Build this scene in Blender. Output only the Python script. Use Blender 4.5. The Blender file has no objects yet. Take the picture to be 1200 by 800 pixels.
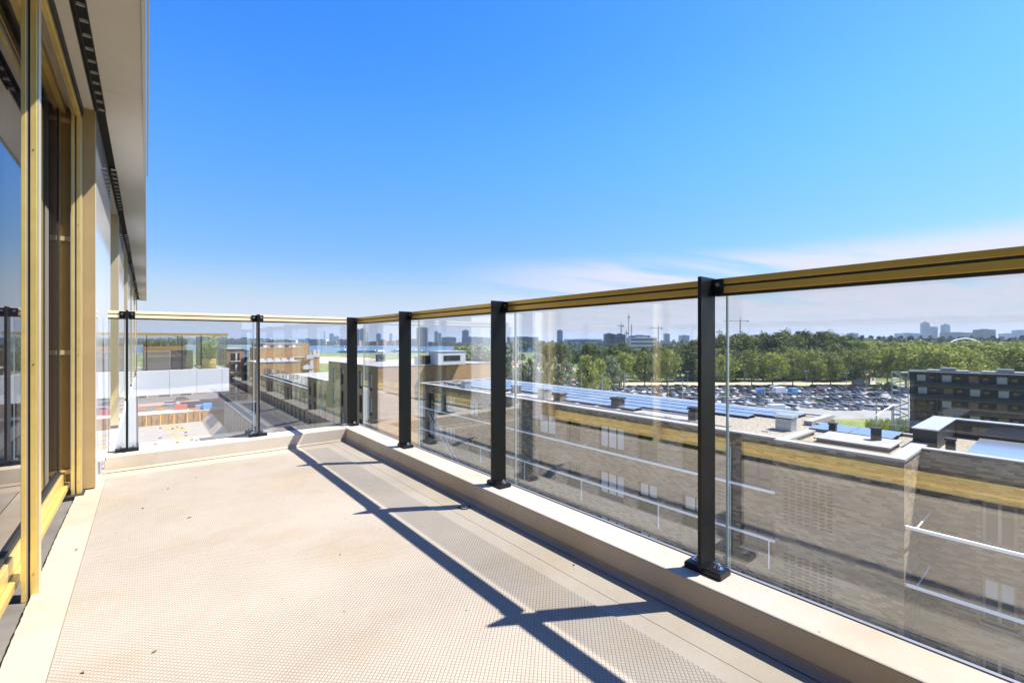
import bpy, math, random
from mathutils import Vector, Matrix
random.seed(7)
R = math.radians
scene = bpy.context.scene
COL = scene.collection

# ------------------------------------------------------------------ camera
CZ = 24.0                       # eye height above the street
F_PX, TH = 533.0, R(38.77)      # focal length in 1200-px units, yaw from +Y towards +X
ST, CT = math.sin(TH), math.cos(TH)
cam_d = bpy.data.cameras.new('camera'); cam = bpy.data.objects.new('camera', cam_d); COL.objects.link(cam)
cam_d.sensor_width = 36.0; cam_d.lens = 36.0 * F_PX / 1200.0
cam_d.clip_start = 0.05; cam_d.clip_end = 20000
cam_d.shift_y = -0.001
cam.location = (0, 0, CZ); cam.rotation_euler = (R(90), 0, -TH)
scene.camera = cam

# ------------------------------------------------------------------ light
SUN = Vector((0.72, -0.42, 1.29)).normalized()
EL = math.asin(SUN.z); AZ = math.atan2(SUN.x, SUN.y)
world = bpy.data.worlds.new('World'); scene.world = world; world.use_nodes = True
wn, wl = world.node_tree.nodes, world.node_tree.links
for n in list(wn): wn.remove(n)
wo = wn.new('ShaderNodeOutputWorld'); bg = wn.new('ShaderNodeBackground')
sky = wn.new('ShaderNodeTexSky'); sky.sky_type = 'NISHITA'; sky.sun_disc = False
sky.sun_elevation = EL; sky.sun_rotation = AZ; sky.altitude = 0
sky.air_density = 1.0; sky.dust_density = 0.25; sky.ozone_density = 2.0
hsv = wn.new('ShaderNodeHueSaturation'); hsv.inputs['Saturation'].default_value = 1.42; hsv.inputs['Hue'].default_value = 0.514
# clear polarised-looking air: the sky keeps an even depth of blue down towards the haze
# thin cirrus streaks low over the horizon, projected on a cloud layer
tc = wn.new('ShaderNodeTexCoord'); sep = wn.new('ShaderNodeSeparateXYZ')
wl.new(tc.outputs['Generated'], sep.inputs[0])
def wmath(op, a, b=None, clamp=False):
    n = wn.new('ShaderNodeMath'); n.operation = op; n.use_clamp = clamp
    for i, v in enumerate((a, b)):
        if v is None: continue
        if isinstance(v, (int, float)): n.inputs[i].default_value = v
        else: wl.new(v, n.inputs[i])
    return n.outputs[0]
dim = wn.new('ShaderNodeMapRange'); dim.interpolation_type = 'SMOOTHSTEP'; dim.inputs[1].default_value = 0.0; dim.inputs[2].default_value = 0.45
dim.inputs[3].default_value = 0.38; dim.inputs[4].default_value = 1.0; wl.new(sep.outputs[2], dim.inputs[0])
dsc = wn.new('ShaderNodeVectorMath'); dsc.operation = 'SCALE'; wl.new(sky.outputs[0], dsc.inputs[0]); wl.new(dim.outputs[0], dsc.inputs['Scale'])
wl.new(dsc.outputs[0], hsv.inputs['Color'])
zc = wmath('MAXIMUM', sep.outputs[2], 0.03)
px_ = wmath('DIVIDE', sep.outputs[0], zc); py_ = wmath('DIVIDE', sep.outputs[1], zc)
comb = wn.new('ShaderNodeCombineXYZ'); wl.new(px_, comb.inputs[0]); wl.new(py_, comb.inputs[1])
mp = wn.new('ShaderNodeMapping'); wl.new(comb.outputs[0], mp.inputs[0])
mp.inputs['Rotation'].default_value = (0, 0, R(40)); mp.inputs['Scale'].default_value = (0.17, 0.75, 1)
mp.inputs['Location'].default_value = (2.3, 3.6, 0)
nz = wn.new('ShaderNodeTexNoise'); nz.inputs['Scale'].default_value = 1.0; nz.inputs['Detail'].default_value = 7
nz.inputs['Roughness'].default_value = 0.55; nz.inputs['Distortion'].default_value = 0.5
wl.new(mp.outputs[0], nz.inputs['Vector'])
rmp = wn.new('ShaderNodeMapRange'); rmp.inputs[1].default_value = 0.36; rmp.inputs[2].default_value = 0.52
rmp.clamp = True; wl.new(nz.outputs['Fac'], rmp.inputs[0])
fade = wn.new('ShaderNodeMapRange'); fade.inputs[1].default_value = 0.19; fade.inputs[2].default_value = 0.14
fade.interpolation_type = 'SMOOTHSTEP'; wl.new(sep.outputs[2], fade.inputs[0])
cf = wmath('MULTIPLY', rmp.outputs[0], fade.outputs[0]); side = wn.new('ShaderNodeMapRange'); side.interpolation_type = 'SMOOTHSTEP'; side.inputs[1].default_value = 0.45; side.inputs[2].default_value = 0.85
wl.new(sep.outputs[0], side.inputs[0]); cf = wmath('MULTIPLY', cf, side.outputs[0]); cf = wmath('MULTIPLY', cf, 0.85)
hz_ = wn.new('ShaderNodeMapRange'); hz_.interpolation_type = 'SMOOTHSTEP'; hz_.inputs[1].default_value = 0.17; hz_.inputs[2].default_value = 0.0
hz_.inputs[3].default_value = 0.0; hz_.inputs[4].default_value = 0.9; wl.new(sep.outputs[2], hz_.inputs[0])
mixh = wn.new('ShaderNodeMix'); mixh.data_type = 'RGBA'; wl.new(hz_.outputs[0], mixh.inputs['Factor'])
wl.new(hsv.outputs[0], mixh.inputs['A']); mixh.inputs['B'].default_value = (2.15, 2.25, 2.8, 1)
mixc = wn.new('ShaderNodeMix'); mixc.data_type = 'RGBA'
wl.new(cf, mixc.inputs['Factor']); wl.new(mixh.outputs['Result'], mixc.inputs['A'])
mixc.inputs['B'].default_value = (2.7, 2.6, 2.95, 1)
wl.new(mixc.outputs['Result'], bg.inputs[0]); bg.inputs[1].default_value = 0.118
wl.new(bg.outputs[0], wo.inputs[0])
sl = bpy.data.lights.new('sun', 'SUN'); sl.energy = 4.8; sl.angle = R(0.55); sl.color = (1.0, 0.955, 0.88)
so = bpy.data.objects.new('sun', sl); COL.objects.link(so)
so.rotation_euler = (-SUN).to_track_quat('-Z', 'Y').to_euler(); so.location = (20, -20, 80)
scene.view_settings.view_transform = 'Standard'; scene.view_settings.look = 'None'
scene.view_settings.gamma = 1.0; scene.view_settings.use_curve_mapping = False
scene.view_settings.exposure = 1.42
scene.render.engine = 'CYCLES'
cy = scene.cycles
cy.use_denoising = True; cy.max_bounces = 7; cy.transparent_max_bounces = 24
cy.diffuse_bounces = 3; cy.glossy_bounces = 4; cy.transmission_bounces = 4; cy.volume_bounces = 0
cy.sample_clamp_indirect = 6.0; cy.caustics_reflective = False; cy.caustics_refractive = False

# ------------------------------------------------------------------ helpers: pixels to places
def WD(px, d, z=0.0):
    r = (px - 600.0) / F_PX * d
    return Vector((d * ST + r * CT, d * CT - r * ST, z))
def WG(px, py, z=0.0):
    return WD(px, (CZ - z) * F_PX / (py - 399.0), z)
def ZAT(py, d): return CZ - (py - 399.0) * d / F_PX

# ------------------------------------------------------------------ helpers: materials
def new_mat(name):
    m = bpy.data.materials.new(name); m.use_nodes = True
    b = m.node_tree.nodes['Principled BSDF']
    return m, m.node_tree.nodes, m.node_tree.links, b
def P(name, col, rough=0.6, metal=0.0, var=0.0, vscale=3.0, bump=0.0, bscale=40.0, island=0.0, spec=None, ior=None, stretch=None, gen=False):
    m, n, l, b = new_mat(name)
    b.inputs['Base Color'].default_value = (*col, 1); b.inputs['Roughness'].default_value = rough
    b.inputs['Metallic'].default_value = metal
    if spec is not None: b.inputs['Specular IOR Level'].default_value = spec
    if ior is not None: b.inputs['IOR'].default_value = ior
    tcn = n.new('ShaderNodeTexCoord'); geo = n.new('ShaderNodeNewGeometry')
    vec = tcn.outputs['Object'] if gen else geo.outputs['Position']
    if stretch:
        mpn = n.new('ShaderNodeMapping'); mpn.inputs['Scale'].default_value = stretch
        l.new(vec, mpn.inputs[0]); vec = mpn.outputs[0]
    cur = None
    if var > 0:
        nt = n.new('ShaderNodeTexNoise'); nt.inputs['Scale'].default_value = vscale; nt.inputs['Detail'].default_value = 5
        nt.inputs['Roughness'].default_value = 0.6
        l.new(vec, nt.inputs['Vector'])
        mr = n.new('ShaderNodeMapRange'); mr.inputs[1].default_value = 0.3; mr.inputs[2].default_value = 0.7
        mr.inputs[3].default_value = 1 - var; mr.inputs[4].default_value = 1 + var
        l.new(nt.outputs['Fac'], mr.inputs[0]); cur = mr.outputs[0]
    if island > 0:
        mr2 = n.new('ShaderNodeMapRange'); mr2.inputs[3].default_value = 1 - island; mr2.inputs[4].default_value = 1 + island
        l.new(geo.outputs['Random Per Island'], mr2.inputs[0])
        if cur is None: cur = mr2.outputs[0]
        else:
            mm = n.new('ShaderNodeMath'); mm.operation = 'MULTIPLY'
            l.new(cur, mm.inputs[0]); l.new(mr2.outputs[0], mm.inputs[1]); cur = mm.outputs[0]
    if cur is not None:
        vm = n.new('ShaderNodeVectorMath'); vm.operation = 'SCALE'; vm.inputs[0].default_value = col
        l.new(cur, vm.inputs['Scale']); l.new(vm.outputs[0], b.inputs['Base Color'])
    if bump > 0:
        nb = n.new('ShaderNodeTexNoise'); nb.inputs['Scale'].default_value = bscale; nb.inputs['Detail'].default_value = 4
        l.new(vec, nb.inputs['Vector'])
        bn = n.new('ShaderNodeBump'); bn.inputs['Strength'].default_value = bump; bn.inputs['Distance'].default_value = 0.01
        l.new(nb.outputs['Fac'], bn.inputs['Height']); l.new(bn.outputs[0], b.inputs['Normal'])
    return m
def glass(name, tint=(0.93, 0.97, 0.96), ior=1.5):
    m = bpy.data.materials.new(name); m.use_nodes = True
    n, l = m.node_tree.nodes, m.node_tree.links
    for x in list(n): n.remove(x)
    o = n.new('ShaderNodeOutputMaterial'); tr = n.new('ShaderNodeBsdfTransparent'); gl = n.new('ShaderNodeBsdfGlossy')
    tr.inputs[0].default_value = (*tint, 1); gl.inputs['Roughness'].default_value = 0.0; gl.inputs[0].default_value = (1, 1, 1, 1)
    fr = n.new('ShaderNodeFresnel'); geo = n.new('ShaderNodeNewGeometry'); sel = n.new('ShaderNodeMix')
    sel.inputs[2].default_value = ior; sel.inputs[3].default_value = 1.0 / ior      # a thin pane: same index from both sides
    l.new(geo.outputs['Backfacing'], sel.inputs[0]); l.new(sel.outputs[0], fr.inputs[0])
    mx = n.new('ShaderNodeMixShader')
    l.new(fr.outputs[0], mx.inputs[0]); l.new(tr.outputs[0], mx.inputs[1]); l.new(gl.outputs[0], mx.inputs[2])
    l.new(mx.outputs[0], o.inputs[0])
    return m
def brick_mat(name, c1, c2, mortar, axis='Y', bw=0.23, bh=0.066, big=0.25):
    """brick courses on a vertical wall; axis = the horizontal axis of the wall"""
    m, n, l, b = new_mat(name)
    geo = n.new('ShaderNodeNewGeometry'); s = n.new('ShaderNodeSeparateXYZ'); l.new(geo.outputs['Position'], s.inputs[0])
    sn = n.new('ShaderNodeSeparateXYZ'); l.new(geo.outputs['Normal'], sn.inputs[0])
    ab = n.new('ShaderNodeMath'); ab.operation = 'ABSOLUTE'; l.new(sn.outputs[0], ab.inputs[0])
    gt = n.new('ShaderNodeMath'); gt.operation = 'GREATER_THAN'; gt.inputs[1].default_value = 0.7; l.new(ab.outputs[0], gt.inputs[0])
    mx = n.new('ShaderNodeMix'); l.new(gt.outputs[0], mx.inputs[0]); l.new(s.outputs[0], mx.inputs[2]); l.new(s.outputs[1], mx.inputs[3])
    c = n.new('ShaderNodeCombineXYZ'); l.new(mx.outputs[0], c.inputs[0]); l.new(s.outputs[2], c.inputs[1])
    br = n.new('ShaderNodeTexBrick'); l.new(c.outputs[0], br.inputs['Vector'])
    br.inputs['Scale'].default_value = 1.0; br.inputs['Brick Width'].default_value = bw; br.inputs['Row Height'].default_value = bh
    br.inputs['Mortar Size'].default_value = 0.007; br.inputs['Bias'].default_value = 0.0
    br.inputs['Color1'].default_value = (*c1, 1); br.inputs['Color2'].default_value = (*c2, 1); br.inputs['Mortar'].default_value = (*mortar, 1)
    nt = n.new('ShaderNodeTexNoise'); nt.inputs['Scale'].default_value = 0.55; nt.inputs['Detail'].default_value = 6
    l.new(geo.outputs['Position'], nt.inputs['Vector'])
    mr = n.new('ShaderNodeMapRange'); mr.inputs[1].default_value = 0.3; mr.inputs[2].default_value = 0.7
    mr.inputs[3].default_value = 1 - big; mr.inputs[4].default_value = 1 + big; l.new(nt.outputs['Fac'], mr.inputs[0])
    vm = n.new('ShaderNodeVectorMath'); vm.operation = 'SCALE'; l.new(br.outputs[0], vm.inputs[0]); l.new(mr.outputs[0], vm.inputs['Scale'])
    l.new(vm.outputs[0], b.inputs['Base Color']); b.inputs['Roughness'].default_value = 0.9
    bn = n.new('ShaderNodeBump'); bn.inputs['Strength'].default_value = 0.2; bn.inputs['Distance'].default_value = 0.005; bn.invert = True
    l.new(br.outputs['Fac'], bn.inputs['Height']); l.new(bn.outputs[0], b.inputs['Normal'])
    return m
def membrane(name, col, grid=False):
    m, n, l, b = new_mat(name)
    geo = n.new('ShaderNodeNewGeometry')
    b.inputs['Roughness'].default_value = 0.72; b.inputs['Specular IOR Level'].default_value = 0.3
    def noise(sc, det, lo, hi, a, bb):
        t = n.new('ShaderNodeTexNoise'); t.inputs['Scale'].default_value = sc; t.inputs['Detail'].default_value = det; t.inputs['Roughness'].default_value = 0.62
        l.new(geo.outputs['Position'], t.inputs['Vector'])
        r = n.new('ShaderNodeMapRange'); r.inputs[1].default_value = lo; r.inputs[2].default_value = hi
        r.inputs[3].default_value = a; r.inputs[4].default_value = bb; l.new(t.outputs['Fac'], r.inputs[0]); return r.outputs[0], t
    v1, t1 = noise(1.1, 7, 0.3, 0.7, 0.84, 1.09)
    v2, t2 = noise(60, 3, 0.3, 0.7, 0.96, 1.03)
    mm = n.new('ShaderNodeMath'); mm.operation = 'MULTIPLY'; l.new(v1, mm.inputs[0]); l.new(v2, mm.inputs[1])
    # ochre water stains with a shape of their own
    st, t3 = noise(1.7, 8, 0.50, 0.72, 0.0, 0.85)
    mixs = n.new('ShaderNodeMix'); mixs.data_type = 'RGBA'; l.new(st, mixs.inputs['Factor'])
    mixs.inputs['A'].default_value = (*col, 1); mixs.inputs['B'].default_value = (col[0] * 0.93, col[1] * 0.84, col[2] * 0.68, 1)
    cur = mixs.outputs['Result']
    # dark specks
    vo = n.new('ShaderNodeTexVoronoi'); vo.inputs['Scale'].default_value = 7.0; l.new(geo.outputs['Position'], vo.inputs['Vector'])
    sp = n.new('ShaderNodeMapRange'); sp.inputs[1].default_value = 0.028; sp.inputs[2].default_value = 0.040; sp.inputs[3].default_value = 0.5; sp.inputs[4].default_value = 1.0
    l.new(vo.outputs['Distance'], sp.inputs[0])
    m2 = n.new('ShaderNodeMath'); m2.operation = 'MULTIPLY'; l.new(mm.outputs[0], m2.inputs[0]); l.new(sp.outputs[0], m2.inputs[1])
    fac = m2.outputs[0]
    if grid:
        mpn = n.new('ShaderNodeMapping'); mpn.inputs['Rotation'].default_value = (0, 0, R(45)); l.new(geo.outputs['Position'], mpn.inputs[0])
        s = n.new('ShaderNodeSeparateXYZ'); l.new(mpn.outputs[0], s.inputs[0])
        def tri(o, per):
            a = n.new('ShaderNodeMath'); a.operation = 'PINGPONG'; a.inputs[1].default_value = per / 2; l.new(o, a.inputs[0])
            d = n.new('ShaderNodeMath'); d.operation = 'DIVIDE'; d.inputs[1].default_value = per / 2; l.new(a.outputs[0], d.inputs[0]); return d.outputs[0]
        mn = n.new('ShaderNodeMath'); mn.operation = 'MINIMUM'; l.new(tri(s.outputs[0], 0.013), mn.inputs[0]); l.new(tri(s.outputs[1], 0.013), mn.inputs[1])
        hh = n.new('ShaderNodeMapRange'); hh.interpolation_type = 'SMOOTHSTEP'; hh.inputs[1].default_value = 0.05; hh.inputs[2].default_value = 0.42; l.new(mn.outputs[0], hh.inputs[0])
        gr = n.new('ShaderNodeMapRange'); gr.inputs[3].default_value = 0.76; gr.inputs[4].default_value = 1.03; l.new(hh.outputs[0], gr.inputs[0])
        m3 = n.new('ShaderNodeMath'); m3.operation = 'MULTIPLY'; l.new(fac, m3.inputs[0]); l.new(gr.outputs[0], m3.inputs[1]); fac = m3.outputs[0]
        bn = n.new('ShaderNodeBump'); bn.inputs['Strength'].default_value = 0.55; bn.inputs['Distance'].default_value = 0.004
        l.new(hh.outputs[0], bn.inputs['Height']); l.new(bn.outputs[0], b.inputs['Normal'])
    else:
        bn = n.new('ShaderNodeBump'); bn.inputs['Strength'].default_value = 0.12; bn.inputs['Distance'].default_value = 0.02
        l.new(t1.outputs['Fac'], bn.inputs['Height']); l.new(bn.outputs[0], b.inputs['Normal'])
    vm = n.new('ShaderNodeVectorMath'); vm.operation = 'SCALE'; l.new(cur, vm.inputs[0]); l.new(fac, vm.inputs['Scale'])
    l.new(vm.outputs[0], b.inputs['Base Color'])
    return m
def leaf_mat(name, c1, c2):
    m, n, l, b = new_mat(name)
    geo = n.new('ShaderNodeNewGeometry')
    nt = n.new('ShaderNodeTexNoise'); nt.inputs['Scale'].default_value = 0.35; nt.inputs['Detail'].default_value = 3; l.new(geo.outputs['Position'], nt.inputs['Vector'])
    oi = n.new('ShaderNodeObjectInfo'); om = n.new('ShaderNodeMath'); om.operation = 'MULTIPLY_ADD'; om.inputs[1].default_value = 0.55; om.inputs[2].default_value = -0.27
    l.new(oi.outputs['Random'], om.inputs[0]); a0 = n.new('ShaderNodeMath'); a0.operation = 'ADD'; l.new(om.outputs[0], a0.inputs[0]); l.new(nt.outputs['Fac'], a0.inputs[1])
    ad = n.new('ShaderNodeMath'); ad.operation = 'ADD'; l.new(geo.outputs['Random Per Island'], ad.inputs[0]); l.new(a0.outputs[0], ad.inputs[1])
    mr = n.new('ShaderNodeMapRange'); mr.inputs[1].default_value = 0.35; mr.inputs[2].default_value = 1.25; l.new(ad.outputs[0], mr.inputs[0])
    mx = n.new('ShaderNodeMix'); mx.data_type = 'RGBA'; l.new(mr.outputs[0], mx.inputs['Factor'])
    mx.inputs['A'].default_value = (*c1, 1); mx.inputs['B'].default_value = (*c2, 1); l.new(mx.outputs['Result'], b.inputs['Base Color'])
    b.inputs['Roughness'].default_value = 0.6; b.inputs['Specular IOR Level'].default_value = 0.25
    tl = n.new('ShaderNodeBsdfTranslucent'); l.new(mx.outputs['Result'], tl.inputs[0])
    ms = n.new('ShaderNodeMixShader'); ms.inputs[0].default_value = 0.3
    l.new(b.outputs[0], ms.inputs[1]); l.new(tl.outputs[0], ms.inputs[2]); l.new(ms.outputs[0], n['Material Output'].inputs[0])
    return m

MT = {}
MT['floor'] = membrane('membrane_smooth', (0.345, 0.297, 0.235))
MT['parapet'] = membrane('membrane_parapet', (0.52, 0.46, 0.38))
MT['walk'] = membrane('membrane_embossed', (0.322, 0.278, 0.224), True)
MT['gold'] = P('gold_anodised', (0.88, 0.66, 0.22), 0.33, 0.65, 0.10, 9, 0.03, 120)
MT['gold_pale'] = P('champagne_anodised', (0.72, 0.60, 0.36), 0.38, 0.65, 0.04, 4)
MT['rail'] = P('rail_gold', (0.56, 0.36, 0.06), 0.34, 0.55, 0.06, 6)
MT['rail_sunlit'] = P('rail_gold_sunlit', (0.80, 0.68, 0.44), 0.42, 0.25, 0.05, 6)  # paler copy of the rail gold: sunlight on the rear handrail put into the colour
MT['groove'] = P('dark_groove', (0.03, 0.028, 0.025), 0.7)
MT['bronze'] = P('bronze_panel', (0.46, 0.33, 0.16), 0.42, 0.4, 0.08, 5)
MT['gasket'] = P('black_gasket', (0.012, 0.012, 0.013), 0.6)
MT['seal'] = P('grey_seal', (0.35, 0.34, 0.34), 0.4, 0.5)
MT['post'] = P('black_powder_coat', (0.006, 0.0068, 0.008), 0.34, 0.0, 0.2, 25, 0.05, 300, spec=0.35)
MT['steel'] = P('stainless', (0.6, 0.6, 0.6), 0.25, 1.0)
MT['alu'] = P('alu_profile', (0.72, 0.73, 0.74), 0.3, 0.8)
MT['glass'] = glass('railing_glass', (0.98, 0.99, 0.985), 2.2)
MT['glass_edge'] = P('glass_edge', (0.42, 0.55, 0.56), 0.12, 0.0, ior=1.5)
MT['pane'] = P('window_pane', (0.012, 0.012, 0.013), 0.01, 0.0, ior=3.4)
MT['panel'] = P('glossy_enamel_panel', (0.58, 0.57, 0.56), 0.05, 0.0, ior=1.8)
MT['white_clad'] = P('white_cladding', (0.56, 0.575, 0.60), 0.35, 0.0, 0.03, 0.8)
MT['soffit'] = P('soffit_board', (0.80, 0.74, 0.64), 0.7, 0.0, 0.04, 1.5)
MT['fascia'] = P('fascia_metal', (0.50, 0.49, 0.46), 0.4, 0.4)
MT['gutter'] = P('gutter_grey', (0.12, 0.11, 0.098), 0.7, 0.0, 0.25, 6)
MT['black'] = P('black_void', (0.01, 0.01, 0.01), 0.8)
MT['brickA'] = brick_mat('brick_grey_brown', (0.115, 0.088, 0.062), (0.36, 0.275, 0.18), (0.21, 0.18, 0.145), bw=0.33, bh=0.10, big=0.12)
MT['brickY'] = brick_mat('brick_reflected_gold', (0.36, 0.25, 0.125), (0.09, 0.062, 0.035), (0.2, 0.16, 0.11), bw=0.33, bh=0.10)  # yellow band tone: the gold window frame's reflection painted in as brick colour
MT['brickC'] = brick_mat('brick_tan', (0.34, 0.185, 0.08), (0.45, 0.265, 0.125), (0.36, 0.25, 0.145), bw=0.3, bh=0.09, big=0.1)
MT['brickD'] = brick_mat('brick_red_brown', (0.26, 0.15, 0.09), (0.33, 0.2, 0.12), (0.3, 0.24, 0.18))
MT['coping'] = P('coping_stone', (0.33, 0.32, 0.30), 0.8, 0.0, 0.1, 2)
MT['roof_pale'] = P('pale_roofing', (0.33, 0.315, 0.29), 0.9, 0.0, 0.22, 0.9)
MT['gravel'] = P('roof_gravel', (0.30, 0.26, 0.20), 0.95, 0.0, 0.55, 7, 0.6, 14)
MT['roof_dark'] = P('bitumen_roof', (0.06, 0.065, 0.07), 0.9, 0.0, 0.2, 0.6)
MT['win'] = P('house_glass', (0.012, 0.014, 0.017), 0.04, 0.0, ior=1.6)
MT['curtain'] = P('window_blind', (0.55, 0.55, 0.53), 0.8)
MT['frame_dark'] = P('dark_window_frame', (0.035, 0.033, 0.03), 0.5)
MT['frame_tan'] = P('tan_window_frame', (0.38, 0.31, 0.22), 0.5)
MT['white_paint'] = P('white_paint', (0.88, 0.88, 0.87), 0.45)
MT['solar'] = P('solar_cells', (0.50, 0.57, 0.68), 0.15, 0.65)
MT['dark_clad'] = P('dark_cladding', (0.016, 0.017, 0.02), 0.5, 0.0, 0.2, 1.5)
MT['gallery'] = P('gallery_steel', (0.07, 0.085, 0.11), 0.5)
MT['galv'] = P('galvanised', (0.42, 0.44, 0.46), 0.45, 0.6, 0.1, 8)
MT['concrete'] = P('concrete', (0.27, 0.245, 0.22), 0.9, 0.0, 0.15, 0.5)
MT['asphalt'] = P('car_park_paving', (0.26, 0.25, 0.235), 0.92, 0.0, 0.15, 0.1)
MT['street'] = P('street_asphalt', (0.10, 0.095, 0.092), 0.9, 0.0, 0.2, 0.2)
MT['redpath'] = P('red_paving', (0.34, 0.19, 0.15), 0.9, 0.0, 0.15, 0.3)
MT['sand'] = P('sand', (0.50, 0.41, 0.30), 0.95, 0.0, 0.2, 0.1)
MT['rust'] = P('sheet_pile', (0.36, 0.20, 0.07), 0.8, 0.2, 0.3, 1.2)
MT['yellow'] = P('yellow_paint', (0.7, 0.42, 0.04), 0.5)
MT['bark'] = P('bark', (0.10, 0.085, 0.065), 0.9, 0.0, 0.3, 2)
MT['leaf_plane'] = leaf_mat('leaves_plane', (0.055, 0.08, 0.012), (0.38, 0.41, 0.08))
MT['leaf_dark'] = leaf_mat('leaves_dark', (0.02, 0.036, 0.006), (0.15, 0.185, 0.026))
MT['leaf_light'] = leaf_mat('leaves_light', (0.09, 0.12, 0.015), (0.30, 0.33, 0.05))
MT['leaf_bright'] = leaf_mat('leaves_potted', (0.13, 0.20, 0.02), (0.42, 0.50, 0.07))
MT['leaf_silver'] = leaf_mat('leaves_silver', (0.10, 0.135, 0.07), (0.30, 0.34, 0.20))
MT['leaf_far'] = P('leaves_far', (0.05, 0.075, 0.03), 0.9, 0.0, 0.35, 0.06, island=0.3)
MT['water'] = P('river_water', (0.06, 0.15, 0.28), 0.2, 0.0, 0.1, 0.01, 0.3, 0.25)
MT['red_brick_far'] = P('far_red_brick', (0.30, 0.16, 0.12), 0.9)
MT['tower_grey'] = P('tower_grey', (0.07, 0.095, 0.13), 0.4, 0.0, 0.1, 0.05)  # bluish cast: haze over the far towers put into the colour
MT['tower_blue'] = P('tower_blue', (0.13, 0.22, 0.36), 0.25, 0.0, 0.1, 0.05)  # extra blue paints distance haze onto the skyline towers
MT['tower_dark'] = P('tower_dark', (0.035, 0.042, 0.055), 0.4, 0.0, 0.1, 0.05)
MT['tower_pale'] = P('tower_pale', (0.5, 0.5, 0.5), 0.7, 0.0, 0.1, 0.05)
MT['crane'] = P('crane_steel', (0.10, 0.095, 0.08), 0.5)
MT['crane_green'] = P('crane_green', (0.12, 0.32, 0.14), 0.5)
MT['wicker'] = P('wicker', (0.17, 0.155, 0.14), 0.8, 0.0, 0.3, 40, 0.5, 120)
MT['wicker_dark'] = P('wicker_dark', (0.04, 0.042, 0.046), 0.7, 0.0, 0.3, 40, 0.5, 120)
MT['pot'] = P('pot_wicker', (0.55, 0.36, 0.12), 0.7, 0.0, 0.2, 30, 0.4, 90)
MT['wood'] = P('planter_wood', (0.34, 0.21, 0.09), 0.7, 0.0, 0.2, 8, stretch=(1, 1, 8))
MT['tyre'] = P('tyre', (0.02, 0.02, 0.02), 0.8)
MT['car_glass'] = P('car_glass', (0.02, 0.022, 0.025), 0.05, 0.0, ior=1.6)

# ground with grass and sandy patches
def ground_mat():
    m, n, l, b = new_mat('ground_mix')
    geo = n.new('ShaderNodeNewGeometry')
    t = n.new('ShaderNodeTexNoise'); t.inputs['Scale'].default_value = 0.02; t.inputs['Detail'].default_value = 8; l.new(geo.outputs['Position'], t.inputs['Vector'])
    r = n.new('ShaderNodeValToRGB'); l.new(t.outputs['Fac'], r.inputs[0])
    e = r.color_ramp.elements; e[0].position = 0.36; e[0].color = (0.085, 0.115, 0.03, 1); e[1].position = 0.66; e[1].color = (0.30, 0.27, 0.18, 1)
    x = e.new(0.52); x.color = (0.16, 0.19, 0.05, 1)
    l.new(r.outputs[0], b.inputs['Base Color']); b.inputs['Roughness'].default_value = 0.95
    return m
MT['ground'] = ground_mat()

# ------------------------------------------------------------------ helpers: meshes
class MB:
    def __init__(s): s.v = []; s.f = []; s.m = []
    def face(s, pts, mi=0):
        i = len(s.v); s.v += [tuple(p) for p in pts]; s.f.append(tuple(range(i, i + len(pts)))); s.m.append(mi); return s
    def box(s, x0, x1, y0, y1, z0, z1, mi=0):
        i = len(s.v)
        s.v += [(x0, y0, z0), (x1, y0, z0), (x1, y1, z0), (x0, y1, z0), (x0, y0, z1), (x1, y0, z1), (x1, y1, z1), (x0, y1, z1)]
        for q in ((0, 3, 2, 1), (4, 5, 6, 7), (0, 1, 5, 4), (1, 2, 6, 5), (2, 3, 7, 6), (3, 0, 4, 7)):
            s.f.append(tuple(i + k for k in q)); s.m.append(mi)
        return s
    def prism(s, poly, z0, z1, mi=0):
        """vertical prism over a counter-clockwise (x, y) outline"""
        n = len(poly); i = len(s.v)
        s.v += [(x, y, z0) for x, y in poly] + [(x, y, z1) for x, y in poly]
        s.f.append(tuple(i + k for k in reversed(range(n)))); s.f.append(tuple(i + n + k for k in range(n))); s.m += [mi, mi]
        for k in range(n):
            a, b = k, (k + 1) % n
            s.f.append((i + a, i + b, i + n + b, i + n + a)); s.m.append(mi)
        return s
    def tube(s, p0, p1, r0, r1=None, n=8, mi=0, caps=True):
        p0, p1 = Vector(p0), Vector(p1); r1 = r0 if r1 is None else r1
        d = (p1 - p0); q = d.to_track_quat('Z', 'Y'); i = len(s.v)
        for p, r in ((p0, r0), (p1, r1)):
            for k in range(n):
                a = 2 * math.pi * k / n; s.v.append(tuple(p + q @ Vector((r * math.cos(a), r * math.sin(a), 0))))
        for k in range(n):
            a, b = k, (k + 1) % n
            s.f.append((i + a, i + b, i + n + b, i + n + a)); s.m.append(mi)
        if caps:
            s.f.append(tuple(i + k for k in reversed(range(n)))); s.f.append(tuple(i + n + k for k in range(n))); s.m += [mi, mi]
        return s
    def lathe(s, c, prof, n=24, mi=0):
        i = len(s.v)
        for r, z in prof:
            for k in range(n):
                a = 2 * math.pi * k / n; s.v.append((c[0] + r * math.cos(a), c[1] + r * math.sin(a), c[2] + z))
        for j in range(len(prof) - 1):
            for k in range(n):
                k2 = (k + 1) % n
                s.f.append((i + j * n + k, i + j * n + k2, i + (j + 1) * n + k2, i + (j + 1) * n + k)); s.m.append(mi)
        return s
    def mesh(s, name, mats):
        me = bpy.data.meshes.new(name); me.from_pydata(s.v, [], s.f)
        for m in mats: me.materials.append(MT[m] if isinstance(m, str) else m)
        me.polygons.foreach_set('material_index', s.m); me.update(); return me
def tag(o, label=None, cat=None, group=None, kind=None):
    if label: o['label'] = label
    if cat: o['category'] = cat
    if group: o['group'] = group
    if kind: o['kind'] = kind
    return o
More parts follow.
